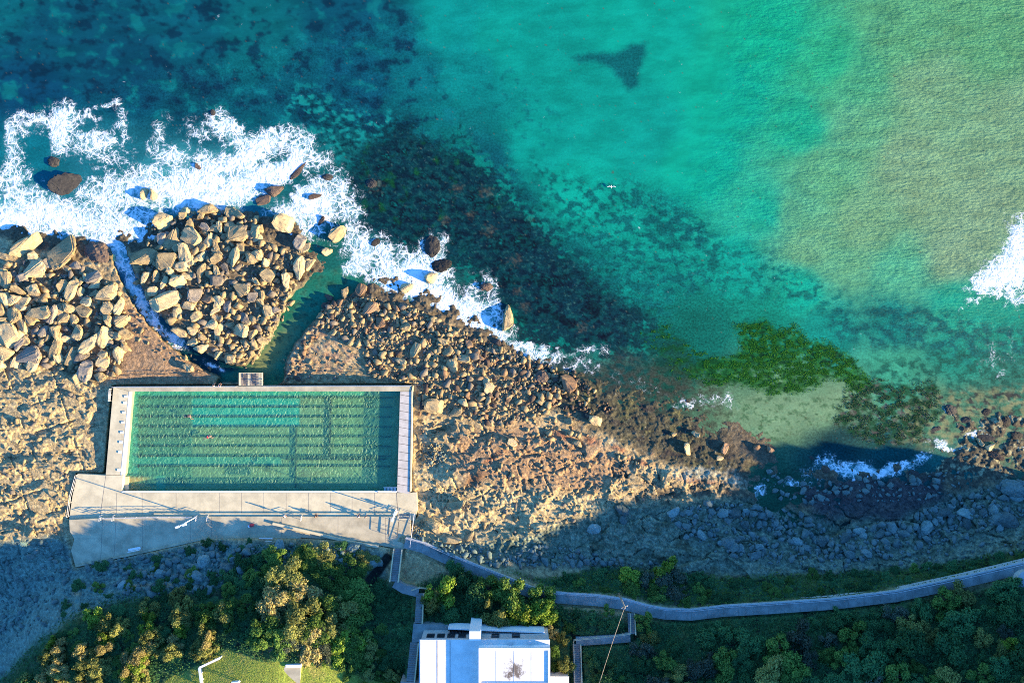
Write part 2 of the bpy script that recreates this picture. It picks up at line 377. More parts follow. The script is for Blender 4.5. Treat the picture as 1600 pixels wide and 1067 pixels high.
STEP = 1.3
lx = axis(-30, 1632, STEP, -420, 1850); ly = axis(330, 1100, STEP, 330, 1150)
LX, LY = np.meshgrid(lx, ly)
LZ, M = terrain(LX, LY)
ZG_X0, ZG_Y0 = lx, ly
def zat(px, py):
    ix = np.clip(np.searchsorted(lx, px), 1, len(lx) - 1); iy = np.clip(np.searchsorted(ly, py), 1, len(ly) - 1)
    return LZ[iy, ix]
def zat_soft(px, py, r=3):
    ix = int(np.clip(np.searchsorted(lx, px), r, len(lx) - 1 - r)); iy = int(np.clip(np.searchsorted(ly, py), r, len(ly) - 1 - r))
    return float(LZ[iy - r:iy + r + 1, ix - r:ix + r + 1].mean())

# colours of the land
def land_colour(px, py, z, M):
    n1 = fbm(px / 40, py / 40, 4, 50); n2 = fbm(px / 11, py / 11, 4, 52); n3 = fbm(px / 4, py / 4, 3, 54)
    c = np.zeros(px.shape + (3,)); c[:] = (0.32, 0.24, 0.145)
    c = mixc(c, (0.39, 0.31, 0.20), sstep(-0.2, 0.5, n1 + 0.5 * n2))
    c = mixc(c, (0.18, 0.14, 0.10), sstep(0.15, 0.55, n2 + 0.3 * n3 - 0.2 * n1) * 0.75)
    # grey-brown bench on the left, cream crust right of the pool
    c = mixc(c, (0.36, 0.285, 0.18), M['pl'] * 0.8); c = mixc(c, (0.20, 0.155, 0.105), M['pl'] * sstep(0.05, 0.4, n2 + 0.5 * n3 + .3 * n1) * .85)
    cream = mask(px, py, [(645, 735), (700, 730), (760, 770), (830, 770), (930, 780), (960, 800), (860, 842), (700, 850), (648, 830)], 12, 14, 30, 60)
    c = mixc(c, (0.42, 0.33, 0.205), cream * (0.5 + 0.5 * sstep(-0.2, 0.3, n1)))
    pink = mask(px, py, [(700, 680), (830, 660), (920, 690), (1000, 730), (930, 770), (820, 760), (720, 750)], 14, 14, 26, 61)
    c = mixc(c, (0.265, 0.16, 0.105), pink * 0.75)
    c = mixc(c, (0.30, 0.19, 0.13), mask(px, py, [(450, 590), (440, 560), (490, 500), (540, 520), (560, 560), (520, 590)], 10, 10, 20, 62) * sstep(-0.3, 0.3, n2) * 0.8)
    c = mixc(c, (0.25, 0.15, 0.10), mask(px, py, [(180, 470), (215, 480), (260, 530), (330, 580), (340, 600), (170, 600), (190, 540)], 8, 8, 20, 63) * 0.75)
    for b in ((775, 712, 22, 5, -30), (880, 680, 20, 8, 30), (925, 690, 20, 9, 20), (1000, 722, 26, 6, 10), (965, 700, 16, 6, 15), (1090, 750, 40, 7, 8), (595, 500, 7, 6, 0), (760, 560, 26, 8, 30)):
        c = mixc(c, (0.235, 0.085, 0.05), np.clip(1.35 * blob(px, py, *b) + 0.8 * n2 - 0.35, 0, 1) * 0.85)
    c = mixc(c, (0.12, 0.06, 0.04), np.clip(1.4 * blob(px, py, 740, 750, 12, 34, 55) - 0.5, 0, 1))
    # wet and weedy rock near the sea
    wet = (1 - sstep(0.30, 0.9, z + 0.3 * n2)) * (1 - M['gs'])
    c = mixc(c, (0.070, 0.058, 0.048), wet * 0.88)
    c = mixc(c, (0.052, 0.052, 0.036), M['wf'] * (0.75 + 0.25 * sstep(-0.3, 0.2, n1)))
    c = mixc(c, (0.032, 0.028, 0.030), M['wf'] * sstep(0.0, 0.45, fbm(px / 22, py / 18, 4, 57)))
    c = mixc(c, (0.10, 0.10, 0.045), M['wf'] * sstep(0.1, 0.5, n1 + 0.5 * n3) * 0.7)
    thr = sstep(.86, .97, ridged((px + 8 * n1) / 10, (py + 8 * n2) / 7, 3, 59)); c = mixc(c, (0.30, 0.30, 0.26), M['wf'] * thr * .55)
    salt = np.clip(1.3 * blob(px, py, 1085, 740, 44, 12, -3) + 1.0 * blob(px, py, 1150, 752, 30, 12, 20) + .7 * blob(px, py, 1130, 625, 36, 14, 0) + .5 * blob(px, py, 960, 690, 40, 9, -10) + 0.9 * n2 + .5 * n3 - 0.45, 0, 1)
    c = mixc(c, (0.40, 0.38, 0.33), salt * 0.75)
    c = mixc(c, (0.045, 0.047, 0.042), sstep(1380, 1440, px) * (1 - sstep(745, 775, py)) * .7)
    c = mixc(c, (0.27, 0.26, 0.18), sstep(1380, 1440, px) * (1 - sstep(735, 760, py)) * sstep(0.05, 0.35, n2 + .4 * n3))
    frac = sstep(.90, .985, ridged((px + 10 * n1) / 17, (py + 10 * n2) / 11, 4, 69)); c = mixc(c, (0.07, 0.052, 0.04), np.maximum(M['pl'], M['pr']) * frac * .75)
    # shaded eastern slabs: grey-green tint of the shade painted into the stone colour
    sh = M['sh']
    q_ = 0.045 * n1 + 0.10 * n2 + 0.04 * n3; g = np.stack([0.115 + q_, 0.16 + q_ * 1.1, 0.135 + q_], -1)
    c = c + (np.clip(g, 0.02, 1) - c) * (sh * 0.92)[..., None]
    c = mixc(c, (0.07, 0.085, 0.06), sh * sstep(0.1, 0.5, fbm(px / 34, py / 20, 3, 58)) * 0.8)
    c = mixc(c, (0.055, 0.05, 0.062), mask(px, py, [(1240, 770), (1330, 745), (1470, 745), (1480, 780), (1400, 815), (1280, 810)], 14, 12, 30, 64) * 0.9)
    left_shade_tint = mask(px, py, [(-80, 850), (100, 840), (118, 888), (330, 845), (560, 850), (600, 865), (600, 905), (330, 925), (120, 960), (40, 1040), (-80, 1150)], 8, 8, 30, 65)  # blue tint of shade on the left and rear rock, put into its colour
    c = mixc(c, (0.10, 0.19, 0.20), left_shade_tint * 0.9); c = mixc(c, (0.20, 0.30, 0.31), left_shade_tint * sstep(0.15, 0.5, n2 + .5 * n1 + .3 * n3) * .8); c = mixc(c, (0.06, 0.10, 0.10), left_shade_tint * sstep(0.1, 0.5, n2 + .4 * n1) * 0.8)
    for b in ((218, 915, 24, 4, -8), (262, 913, 10, 5, 0), (292, 898, 14, 7, -10), (118, 927, 9, 5, 0), (540, 862, 40, 6, 12), (560, 880, 22, 12, 20), (690, 868, 30, 4, 10)):
        c = mixc(c, (0.33, 0.24, 0.165), np.clip(1.6 * blob(px, py, *b) + 0.6 * n2 - 0.5, 0, 1))  # sunlit strips on the shaded slope painted as warmer stone
    for pl_ in (PILE_L, PILE_C, PILE_R): c = mixc(c, (0.085, 0.066, 0.05), mask(px, py, pl_, 7, 5, 16, 68) * (0.35 if pl_ is PILE_R else 0.75))  # crevice shade between heaped boulders painted into the ground colour
    # inlet floor
    tan = blob(px, py, 415, 545, 50, 14, -52)
    c = mixc(c, (0.07, 0.12, 0.085), np.maximum(M['il'], M['ch'] * 0.9))
    # vegetation floor
    gs = np.maximum(M['gs'] * (1 - M['cl'] * 0.8), mask(px, py, GREEN_N, 6, 6, 20, 66))
    veg = np.zeros_like(c); veg[:] = (0.03, 0.085, 0.04)
    veg = mixc(veg, (0.06, 0.085, 0.03), sstep(0.0, 0.5, n1 + 0.6 * n2)); veg = mixc(veg, (0.012, 0.02, 0.012), sstep(0.1, 0.5, n2 - n1))
    c = c + (veg - c) * gs[..., None]
    lw = np.zeros_like(c); lw[:] = (0.24, 0.29, 0.05)
    lw = mixc(lw, (0.33, 0.29, 0.095), sstep(0.0, 0.45, fbm(px / 28, py / 28, 3, 67) + 0.3 * n3)); lw = mixc(lw, (0.18, 0.27, 0.05), sstep(0.1, 0.5, n2))
    c = c + (lw - c) * M['lawn'][..., None]
    for pts, w in (([(575, 905, 0), (604, 868, 0)], 3), ([(560, 935, 0), (606, 872, 0)], 5)):
        d, _ = line_field(px, py, pts); c = mixc(c, (0.012, 0.014, 0.014), 1 - sstep(w, w + 3, d))
    dull = 1 + 0.22 * n3
    return np.clip(c * dull[..., None] * np.array([0.98, 0.97, 0.80]), 0.006, 0.8)
LC = land_colour(LX, LY, LZ, M)
keep = (LZ > -0.5) & ~((LX > 1250) & (LY < 560)) & ~((LY < 640) & (LX > 1180) & (LZ < -.05))
me, used = grid_mesh('terrain', LX, LY, LZ, keep)
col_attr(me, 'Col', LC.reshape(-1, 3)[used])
soft = np.clip(M['gs'] + M['lawn'], 0, 1)
flt_attr(me, 'soft', soft.ravel()[used])

m_land, n, l, b = mat('rock_and_soil')
at = N(n, 'ShaderNodeAttribute', attribute_name='Col'); sf = N(n, 'ShaderNodeAttribute', attribute_name='soft')
p = geo_pos(n)
na = noise(n, l, p, 1.6, 10, 0.72); nb = noise(n, l, p, 7.0, 6, 0.7)
f = mth(n, l, 'MULTIPLY', smooth(n, l, na.outputs[0], 0.28, 0.72, 0.5, 1.5), smooth(n, l, nb.outputs[0], 0.28, 0.72, 0.65, 1.35))
cb = n.new('ShaderNodeCombineColor'); [l.new(f, cb.inputs[i]) for i in range(3)]
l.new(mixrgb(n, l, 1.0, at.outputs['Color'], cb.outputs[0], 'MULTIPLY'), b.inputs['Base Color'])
b.inputs['Roughness'].default_value = 0.85; b.inputs['Specular IOR Level'].default_value = 0.2
bp = N(n, 'ShaderNodeBump', Strength=1.0, Distance=0.15)
l.new(mth(n, l, 'ADD', na.outputs[0], mth(n, l, 'MULTIPLY', nb.outputs[0], 0.35)), bp.inputs['Height']); l.new(bp.outputs[0], b.inputs['Normal'])
land = link('terrain', me, m_land, None, True)
tag(land, 'weathered sandstone shore rising to the dark green slope and lawn', 'ground', None, 'structure')

# ------------------------------------------------------------------ headland beyond the frame (its ridge shades the right of the bay)
hx = np.concatenate([np.arange(1610, 1900, 4.), np.arange(1900, 3400, 60.)]); hy = np.concatenate([np.arange(760, 1400, 4.), np.arange(1400, 3800, 80.)])
HX, HY = np.meshgrid(hx, hy)
ridge = np.interp(HY - 0.318 * np.maximum(HX - 1800, 0), [760, 796, 806, 820, 850, 880, 983, 1058, 1144, 1217, 1300, 1500, 1900, 3800], [-3, -2, 5.0, 11.5, 14.5, 18, 20.5, 27.5, 31.5, 36.0, 38, 40, 40, 40])
ridge = ridge + 1.8 * (np.abs(fbm(HX / 11, HY / 11, 3, 72)) * 2 - .5) * sstep(800, 815, HY - 0.318 * np.maximum(HX - 1800, 0))
hz = ridge * sstep(1625, 1795, HX) + (1 - sstep(1625, 1795, HX)) * -4 + 1.3 * fbm(HX / 40, HY / 40, 4, 70) * sstep(800, 850, HY)
co_ = np.stack([(HX - 800) * K, -(HY - 533.5) * K, hz], -1).reshape(-1, 3)
ii = np.arange(HX.size).reshape(HX.shape)
hm = from_np('hill', co_, np.stack([ii[:-1, :-1], ii[1:, :-1], ii[1:, 1:], ii[:-1, 1:]], -1).reshape(-1, 4))
m_hill = simple('scrub_hill', (0.035, 0.055, 0.025), 0.9, 0.5, 0.4, bump=0.4)
tag(link('hill', hm, m_hill, None, True), 'scrub covered headland ridge beyond the right of the bay', 'hill', None, 'structure')
# slope carried on behind the frame
bx = np.concatenate([np.arange(-450, 1750, 25.), np.arange(1750, 3400, 150.)]); by = np.concatenate([np.arange(1064, 1140, 8.), np.arange(1140, 3800, 60.)])
BX, BY = np.meshgrid(bx, by)
zed = sample(_zc, 800 + (BX - 800) * 1.09, np.full(BX.shape, 1149.0)); bz = zed - 3.5 * (1 - sstep(1066, 1104, BY)) + (np.maximum(BY - 1110, 0) / 2700.) * 9 + 1.0 * fbm(BX / 120, BY / 120, 3, 71) * sstep(1110, 1250, BY)
co_ = np.stack([(BX - 800) * K, -(BY - 533.5) * K, bz], -1).reshape(-1, 3); ii = np.arange(BX.size).reshape(BX.shape)
bmh = from_np('hillside', co_, np.stack([ii[:-1, :-1], ii[1:, :-1], ii[1:, 1:], ii[:-1, 1:]], -1).reshape(-1, 4))
tag(link('hillside', bmh, m_hill, None, True), 'green hillside continuing inland below the house', 'hillside', None, 'structure')

# ------------------------------------------------------------------ the sea
SEA = [(0,0,8,102,118),(100,60,4,82,106),(200,120,3,74,100),(50,150,3,72,106),(300,40,6,92,112),(300,150,4,76,96),(400,60,8,104,115),(450,150,6,86,104),(550,30,3,82,106),(560,130,3,82,106),(620,60,3,92,110),(660,120,3,108,120),(690,40,0,150,146),(720,120,0,135,135),(620,200,5,92,104),(700,200,3,112,115),(800,60,0,156,144),(900,120,0,151,139),(1000,40,0,166,148),(1000,200,0,158,145),(850,230,0,158,146),(760,260,3,92,104),(700,330,5,66,82),(800,350,5,75,88),(850,420,5,70,86),(900,480,5,66,82),(900,300,0,168,150),(1000,350,0,150,135),(1000,450,3,130,122),(1000,520,5,80,82),(1100,250,0,176,150),(1150,150,5,172,145),(1200,60,15,175,140),(1250,200,25,174,140),(1200,330,20,178,150),(1150,420,0,160,142),(1250,450,5,172,148),(1235,335,95,178,140),(1265,385,108,174,135),(1290,265,98,178,135),(1335,130,80,176,132),(1320,415,100,176,138),(1300,100,42,174,132),(1340,200,100,176,135),(1400,50,92,170,125),(1450,150,120,172,133),(1550,60,92,165,120),(1580,200,124,171,134),(1450,300,130,171,134),(1350,350,118,172,132),(1550,330,130,168,135),(1500,400,130,168,136),(1400,430,80,176,142),(1590,250,126,170,134),(1420,250,128,172,136),(1500,470,20,163,138),(1580,500,8,145,125),(1300,520,5,140,128),(1400,500,5,130,122),(1500,560,20,140,122),(1580,600,40,125,110),(1400,580,60,160,132),(1200,500,8,130,112),(1100,520,5,105,95),(600,330,5,70,80),(650,270,10,78,82),(560,250,20,95,100),(500,430,30,105,100),(300,300,60,150,165),(150,250,30,112,130),(50,250,15,112,130),(30,350,60,150,170),(640,450,40,95,95),(760,480,30,75,78),(850,560,30,60,65),(950,560,25,75,75),(1050,570,20,75,65),(1220,640,120,160,125),(1300,630,115,155,120),(1150,640,95,135,105),(1300,700,8,62,70),(1400,715,10,75,80),(1500,740,30,100,100),(1550,760,50,110,105),(1220,760,35,85,70),(1350,775,30,70,75),(1450,790,35,80,85),(1470,640,90,140,110),(1560,650,90,130,105),(1600,700,90,115,95),(480,520,35,100,80),(420,570,60,130,95),(340,582,10,60,75),(250,510,25,85,105),(200,430,50,110,140)]
def sea_paint(px, py):
    P = np.array(SEA, float); cols = lin(P[:, 2:])
    wk = 22 - 14 * sstep(1020, 1120, px) * (1 - sstep(400, 480, py)); wq = 26 * np.exp(-((py - 380 - 0.85 * (px - 800)) / 190.) ** 2) * sstep(480, 560, px) * (1 - sstep(1050, 1120, px))
    wx = px + wk * fbm(px / 60, py / 60, 4, 80) + wq * fbm(px / 17, py / 15, 4, 86); wy = py + wk * fbm(px / 60, py / 60, 4, 84) + wq * fbm(px / 17, py / 15, 4, 88)
    s = np.zeros(px.shape); c = np.zeros(px.shape + (3,))
    for (x, y), q in zip(P[:, :2], cols):
        d2 = ((wx - x) ** 2 + (wy - y) ** 2)
        w = 1.0 / (d2 / 900.0 + 0.25) ** 2.2
        s += w; c += w[..., None] * q
    c = c / s[..., None]
    T = lambda *k: lin(k)
    f40 = fbm(px / 38, py / 30, 5, 90); f15 = fbm(px / 13, py / 10, 4, 92); f6 = fbm(px / 5, py / 4.5, 3, 94)
    # pale gaps and dark kelp in the deep water
    deep = mask(px, py, [(-80, -80), (560, -80), (640, 20), (680, 110), (720, 190), (770, 250), (640, 330), (520, 240), (380, 190), (-80, 170)], 20, 18, 40, 81)
    c = mixc(c, T(16, 118, 128), deep * sstep(0.10, 0.42, f40 + 0.3 * f15) * 0.85)
    c = mixc(c, T(3, 48, 74), deep * sstep(0.0, 0.4, -f40 + 0.5 * f15) * 0.85)
    gaps = mask(px, py, [(470, 130), (560, 170), (640, 190), (720, 260), (760, 300), (690, 330), (600, 290), (520, 240), (440, 170)], 14, 16, 30, 82)
    c = mixc(c, T(24, 148, 148), gaps * sstep(0.05, 0.3, f15 + 0.5 * f40 + .3 * f6) * 0.9); c = mixc(c, T(4, 44, 62), gaps * sstep(0.0, 0.3, -f15 + .4 * f6) * 0.8)
    kelp = mask(px, py, [(560, 235), (650, 205), (740, 235), (790, 285), (860, 350), (900, 400), (970, 440), (1020, 500), (1010, 545), (930, 560), (850, 545), (780, 500), (720, 420), (640, 400), (570, 380), (540, 300)], 34, 44, 50, 83)
    rg = 0.6 * f40 + 0.6 * f15 + 0.35 * f6
    gap = sstep(0.12, 0.4, rg - 0.35 * (kelp - 0.6)) * sstep(0.02, 0.35, kelp)
    c = mixc(c, T(5, 52, 66), sstep(.25, .85, kelp + .35 * f15 + .2 * f6) * 0.9)
    c = mixc(c, T(3, 34, 52), kelp * sstep(-0.05, 0.3, f15 + 0.3 * f6) * 0.9)
    c = mixc(c, T(70, 120, 118), kelp * sstep(0.18, 0.5, f6 - 0.5 * f15) * 0.5)
    c = mixc(c, T(22, 84, 44), kelp * sstep(0.25, 0.6, fbm(px / 20, py / 24, 4, 96) - 0.0014 * np.hypot(px - 620, py - 300) + 0.18) * 0.75)
    c = mixc(c, T(12, 74, 80), kelp * sstep(-.02, .28, -f15 + .6 * f40 + .35 * f6) * .7)
    c = mixc(c, T(1, 16, 34), kelp * sstep(.08, .34, f40 + .5 * f15 + .3 * f6) * .75)
    c = mixc(c, T(12, 120, 122), gap * kelp * .8 * (1 - sstep(-60, 60, py - 420 - .2 * (px - 700))))
    for bx_, by_, br in ((715, 295, 12), (760, 300, 14), (764, 360, 14), (832, 342, 9), (805, 408, 13), (810, 455, 9), (695, 345, 10), (735, 335, 10), (585, 290, 16), (910, 512, 12), (820, 480, 10)):
        c = mixc(c, T(96, 92, 84), np.clip(blob(px, py, bx_, by_, br * 1.2, br) * 1.3 + 1.3 * f6 + .6 * f15 - 0.75, 0, 1) * 0.6)
    kr = 4 * kelp * (1 - kelp); c = mixc(c, T(4, 138, 128), kr * sstep(.0, .25, f15 + .5 * f40 + .3 * f6) * sstep(640, 760, px) * .85); c = mixc(c, T(6, 50, 62), kr * sstep(.05, .3, -f15 - .3 * f40 + .3 * f6) * .8)
    # the lone dark reef patch off shore
    lone = mask(px, py, [(893, 90), (930, 82), (960, 84), (985, 70), (1010, 67), (1009, 88), (999, 108), (998, 135), (982, 143), (971, 128), (955, 108), (930, 96), (905, 98)], 7, 4, 14, 85)
    c = mixc(c, T(0, 88, 98), lone * 0.88)
    # mottled reef in the turquoise
    def mott(poly, s1, dark, k, seed, lo=-0.05, hi=0.35):
        m = mask(px, py, poly, 16, 18, 34, seed)
        w1, w2, _ = worley((px + 6 * f15) / s1, (py + 6 * f15) / (s1 * .8), seed)
        q = fbm(px / 17, py / 13, 4, seed + 9) + 0.5 * (w1 - 0.45)
        return mixc(c, T(*dark), m * sstep(lo, hi, q) * k)
    c = mott([(830, 250), (900, 280), (1000, 290), (1080, 330), (1140, 390), (1130, 450), (1060, 470), (1010, 500), (930, 440), (870, 380)], 10, (2, 98, 100), 0.95, 101, -.15, .2)
    c = mott([(1000, 300), (1060, 320), (1110, 360), (1090, 400), (1030, 370)], 12, (0, 88, 92), 0.85, 102, -.25, .12)
    c = mott([(700, 90), (800, 110), (880, 180), (860, 240), (790, 220), (740, 160)], 14, (2, 105, 112), 0.6, 103, 0.05, .4)
    c = mott([(1080, 400), (1160, 385), (1240, 420), (1350, 470), (1300, 500), (1200, 470), (1100, 450)], 11, (2, 110, 105), 0.9, 104, -.1, .22)
    c = mott([(1290, 495), (1380, 470), (1460, 488), (1560, 505), (1640, 525), (1640, 570), (1500, 560), (1400, 545), (1310, 535)], 13, (5, 86, 92), 0.85, 105, -.3, .2)
    c = mott([(1000, 470), (1150, 460), (1180, 500), (1120, 540), (1040, 520)], 9, (8, 105, 95), 0.85, 106, -.15, .2)
    c = mott([(1350, 560), (1500, 545), (1640, 560), (1640, 650), (1480, 640), (1380, 620)], 11, (15, 92, 82), 0.85, 107, -.15, .2)
    # green weed beds
    weed = mask(px, py, WEED1, 5, 9, 18, 86); weed2 = mask(px, py, WEED2, 6, 12, 18, 87)
    c = mixc(c, T(18, 92, 32), weed * 0.85 * sstep(-.45, -.05, f15 + .5 * f40)); c = mixc(c, T(6, 48, 30), weed * sstep(0.0, 0.4, f15 + .5 * f6) * 0.85); c = mixc(c, T(48, 112, 32), weed * sstep(0.2, 0.5, f6 - f15) * 0.8)
    w3 = mask(px, py, [(1000, 520), (1040, 505), (1090, 550), (1150, 575), (1130, 610), (1060, 590)], 12, 14, 24, 88)
    c = mixc(c, T(15, 75, 40), w3 * sstep(-.2, .3, f15) * 0.85)
    flat = mask(px, py, [(1120, 645), (1180, 612), (1260, 622), (1320, 600), (1330, 625), (1290, 660), (1210, 692), (1130, 695)], 10, 8, 24, 89)
    c = mixc(c, T(132, 164, 128), flat * sstep(-0.6, 0.1, f15) * 0.8); c = mixc(c, T(62, 104, 72), flat * sstep(0.0, 0.35, f15 + .5 * f6) * 0.75); c = mixc(c, T(90, 92, 66), flat * sstep(.88, .97, ridged(px / 22 + f15, py / 12, 3, 125)) * .7)
    reef = mask(px, py, [(1400, 640), (1470, 610), (1540, 610), (1640, 600), (1640, 770), (1560, 720), (1460, 700), (1400, 690)], 10, 12, 24, 91)
    c = mixc(c, T(150, 150, 112), reef * sstep(-.2, .2, fbm(px / 14, py / 11, 4, 97)) * 0.85); c = mixc(c, T(50, 52, 62), reef * sstep(.02, .25, fbm(px / 12, py / 9, 4, 98)) * 0.9); c = mixc(c, T(40, 110, 90), reef * sstep(.05, .3, fbm(px / 16, py / 12, 4, 95)) * 0.8)
    c = mixc(c, T(14, 70, 42), weed2 * sstep(-.25, .2, fbm(px / 16, py / 12, 4, 99)) * 0.9); c = mixc(c, T(98, 86, 88), weed2 * sstep(.12, .4, f15 + .3 * f6) * 0.75)
    brown = mask(px, py, WEED_FLAT, 24, 16, 30, 93)
    c = mixc(c, T(72, 66, 60), brown * sstep(-.35, .25, f15 + .4 * f6) * 0.7)
    lt = blob(px, py, 1400, 690, 200, 6, 2)
    # inlet: green with a tan shoal on its left side
    il = mask(px, py, INLET, 6, 5, 18, 15)
    c = mixc(c, T(40, 128, 108), il * 0.8); c = mixc(c, T(150, 150, 100), il * np.clip(1.35 * blob(px, py, 418, 558, 58, 15, -50) + .5 * f15, 0, 1) * .85); c = mixc(c, T(12, 76, 72), il * sstep(.1, .4, f15 + .5 * f6) * .7)
    return np.clip(c / ILL, 0.002, 0.8)
WEED1 = [(1150, 508), (1195, 500), (1215, 520), (1240, 508), (1262, 530), (1300, 540), (1335, 562), (1362, 600), (1340, 612), (1300, 590), (1250, 612), (1205, 618), (1165, 600), (1120, 600), (1075, 582), (1100, 560), (1140, 560), (1160, 545)]
WEED2 = [(1325, 610), (1370, 590), (1400, 605), (1460, 600), (1470, 640), (1430, 690), (1370, 695), (1300, 660)]
# white water: (x, y, half length, half width, tilt, strength)
FOAM = [(20,345,45,28,0,1.0),(0,390,30,24,0,.9),(70,330,36,30,10,.6),(110,345,40,24,0,.75),(190,360,60,26,-8,.85),(160,305,40,24,10,.5),(230,290,60,34,-5,.6),(300,300,50,22,0,.9),(330,262,32,22,-20,.7),(390,245,50,14,-30,.9),(400,280,54,16,-22,1.1),(450,262,30,12,-40,1.0),(360,310,46,14,-10,.7),(270,240,22,14,0,.55),(150,225,40,26,10,.6),(95,200,14,40,10,.75),(60,190,40,16,0,.5),(20,220,18,40,0,.4),(20,280,30,30,0,.5),(120,180,28,10,0,.3),(190,185,10,26,-15,.35),(165,163,24,5,-12,.4),(250,205,14,26,25,.4),(310,205,26,22,0,.32),(345,195,16,24,-35,.45),(370,210,14,34,-35,.6),(420,215,34,16,-20,.5),(470,225,26,18,-20,.5),(500,250,24,18,0,.38),(530,285,18,24,0,.4),(490,300,26,22,0,.55),(500,325,36,22,0,.5),(550,330,20,34,0,.4),(455,325,40,16,-20,.55),(430,375,40,20,0,.5),(480,350,30,24,0,.5),(560,380,40,20,0,.38),(600,400,44,26,20,.42),(555,415,24,14,-40,.5),(620,440,40,22,10,.75),(650,420,30,24,0,.6),(660,460,44,16,20,.85),(700,480,34,16,25,.9),(735,505,30,12,30,.85),(690,440,16,40,-10,.6),(740,470,20,34,-10,.45),(765,500,22,22,30,.5),(790,520,20,14,0,.4),(820,545,30,10,20,.55),(850,555,26,12,0,.4),(680,380,24,20,0,.35),(770,450,10,28,-15,.4),(900,570,40,16,0,.25),(930,545,30,10,0,.3),
(192,405,10,20,-20,.85),(212,455,10,28,-25,.9),(238,498,10,26,-35,.85),(275,532,18,12,40,.7),(330,570,26,6,30,.35),(240,385,24,12,0,.45),(330,385,12,26,-10,.36),(340,360,14,14,0,.36),(395,370,16,30,-10,.36),
(1600,400,22,50,20,1.1),(1570,425,44,24,-25,1.0),(1540,440,24,12,-25,.5),(1590,370,20,30,0,.5),(1510,480,40,6,-35,.22),(1560,560,50,60,0,.14),(1600,470,18,12,0,.4),
(1320,735,60,14,-5,.34),(1290,720,24,16,0,.34),(1390,735,40,9,-14,.42),(1350,738,26,9,10,.5),(1440,715,24,8,-20,.3),(1240,755,30,8,10,.3),(1185,770,10,18,20,.3),(1100,625,40,12,-5,.2),(1060,640,40,8,-20,.2),(1140,635,24,20,60,.16),(1090,742,40,9,0,.3),(960,690,40,8,-14,.3),(1480,640,14,10,0,.3),(1470,690,16,10,20,.36),(1530,678,26,8,-5,.3),(1490,700,40,6,10,.3),(1600,690,24,20,0,.26),(1000,600,60,20,20,.14),(900,620,40,30,0,.12)]
sx = axis(-30, 1630, 1.9, -34000, 36000); sy = axis(-30, 830, 1.9, -34000, 34000)
SX, SY = np.meshgrid(sx, sy)
def refl(v, a, b_): t = np.mod(v - a, 2 * (b_ - a)); return a + np.where(t > b_ - a, 2 * (b_ - a) - t, t)
cxs = refl(SX, -60, 1660); cys = np.where(SY < -60, np.minimum(-120 - SY, 90), np.minimum(SY, 1100))
SCOL = sea_paint(cxs, cys)
FO = np.zeros(SX.shape)
wx = cxs + 9 * fbm(cxs / 22, cys / 22, 4, 110); wy = cys + 9 * fbm(cxs / 22, cys / 22, 4, 114)
for q in FOAM: FO = FO + q[5] * blob(wx, wy, *q[:5])
FO = np.where((SX < -60) | (SX > 1660) | (SY < -60), 0, FO)
FO = np.clip(1.0 * FO * (1 + 0.6 * fbm(cxs / 18, cys / 18, 4, 118)), 0, 1.5)
far = np.maximum(np.maximum(-60 - SX, SX - 1660), -60 - SY); SCOL = mixc(SCOL, A(8, 96, 112), sstep(120, 700, far))
aer = sstep(0.12, 0.8, FO)
SCOL = mixc(SCOL, A(70, 170, 178), aer * 0.8)
RIP = mask(cxs, cys, [(1380, -80), (1340, 120), (1280, 230), (1200, 330), (1220, 400), (1330, 440), (1480, 450), (1680, 440), (1680, -80)], 60, 30, 60, 120)
RIP = np.maximum(RIP, 0.45 * mask(cxs, cys, [(1180, -80), (1150, 200), (1080, 320), (1250, 450), (1500, 500), (1680, 480), (1680, -80)], 60, 30, 60, 121))
def ring(a):  # far rings of the grid carry zero height; the sea is one level sheet
    return a
sme, _ = grid_mesh('sea', SX, SY, np.zeros(SX.shape))
col_attr(sme, 'Col', SCOL.reshape(-1, 3)); flt_attr(sme, 'foam', FO.ravel()); flt_attr(sme, 'ripple', RIP.ravel())
bed = lin((0, 0, 0)); dkm = np.clip(1 - SCOL.sum(-1) / 0.42, 0, 1) * sstep(140, 210, cys + 0.25 * cxs); flt_attr(sme, 'bed', np.clip(dkm + .6 * mask(cxs, cys, [(880, 260), (1100, 300), (1350, 470), (1640, 500), (1640, 720), (1100, 720), (900, 560)], 40, 30, 50, 122) * .5, 0, 1).ravel())

m_sea, n, l, b = mat('sea_water')
at = N(n, 'ShaderNodeAttribute', attribute_name='Col'); fo = N(n, 'ShaderNodeAttribute', attribute_name='foam').outputs['Fac']; rp = N(n, 'ShaderNodeAttribute', attribute_name='ripple').outputs['Fac']
p = geo_pos(n)
def vadd(a, sc, sub=0.5):
    s = N(n, 'ShaderNodeVectorMath', operation='SUBTRACT'); l.new(a, s.inputs[0]); s.inputs[1].default_value = (sub,) * 3
    q = N(n, 'ShaderNodeVectorMath', operation='SCALE'); l.new(s.outputs[0], q.inputs[0]); q.inputs['Scale'].default_value = sc; return q.outputs[0]
def vsum(a, c_):
    s = N(n, 'ShaderNodeVectorMath', operation='ADD'); l.new(a, s.inputs[0]); l.new(c_, s.inputs[1]); return s.outputs[0]
w1 = noise(n, l, p, 0.30, 2, 0.5); w2 = noise(n, l, p, 1.1, 2, 0.5)
pw = vsum(vsum(p, vadd(w1.outputs['Color'], 3.6)), vadd(w2.outputs['Color'], 0.5))
def vor(scale):
    v = n.new('ShaderNodeTexVoronoi'); v.feature = 'DISTANCE_TO_EDGE'; v.inputs['Scale'].default_value = scale; l.new(pw, v.inputs['Vector']); return v.outputs['Distance']
v1, v2, v3 = vor(0.42), vor(1.0), vor(2.2)
fclamp = mth(n, l, 'MINIMUM', fo, 1.0)
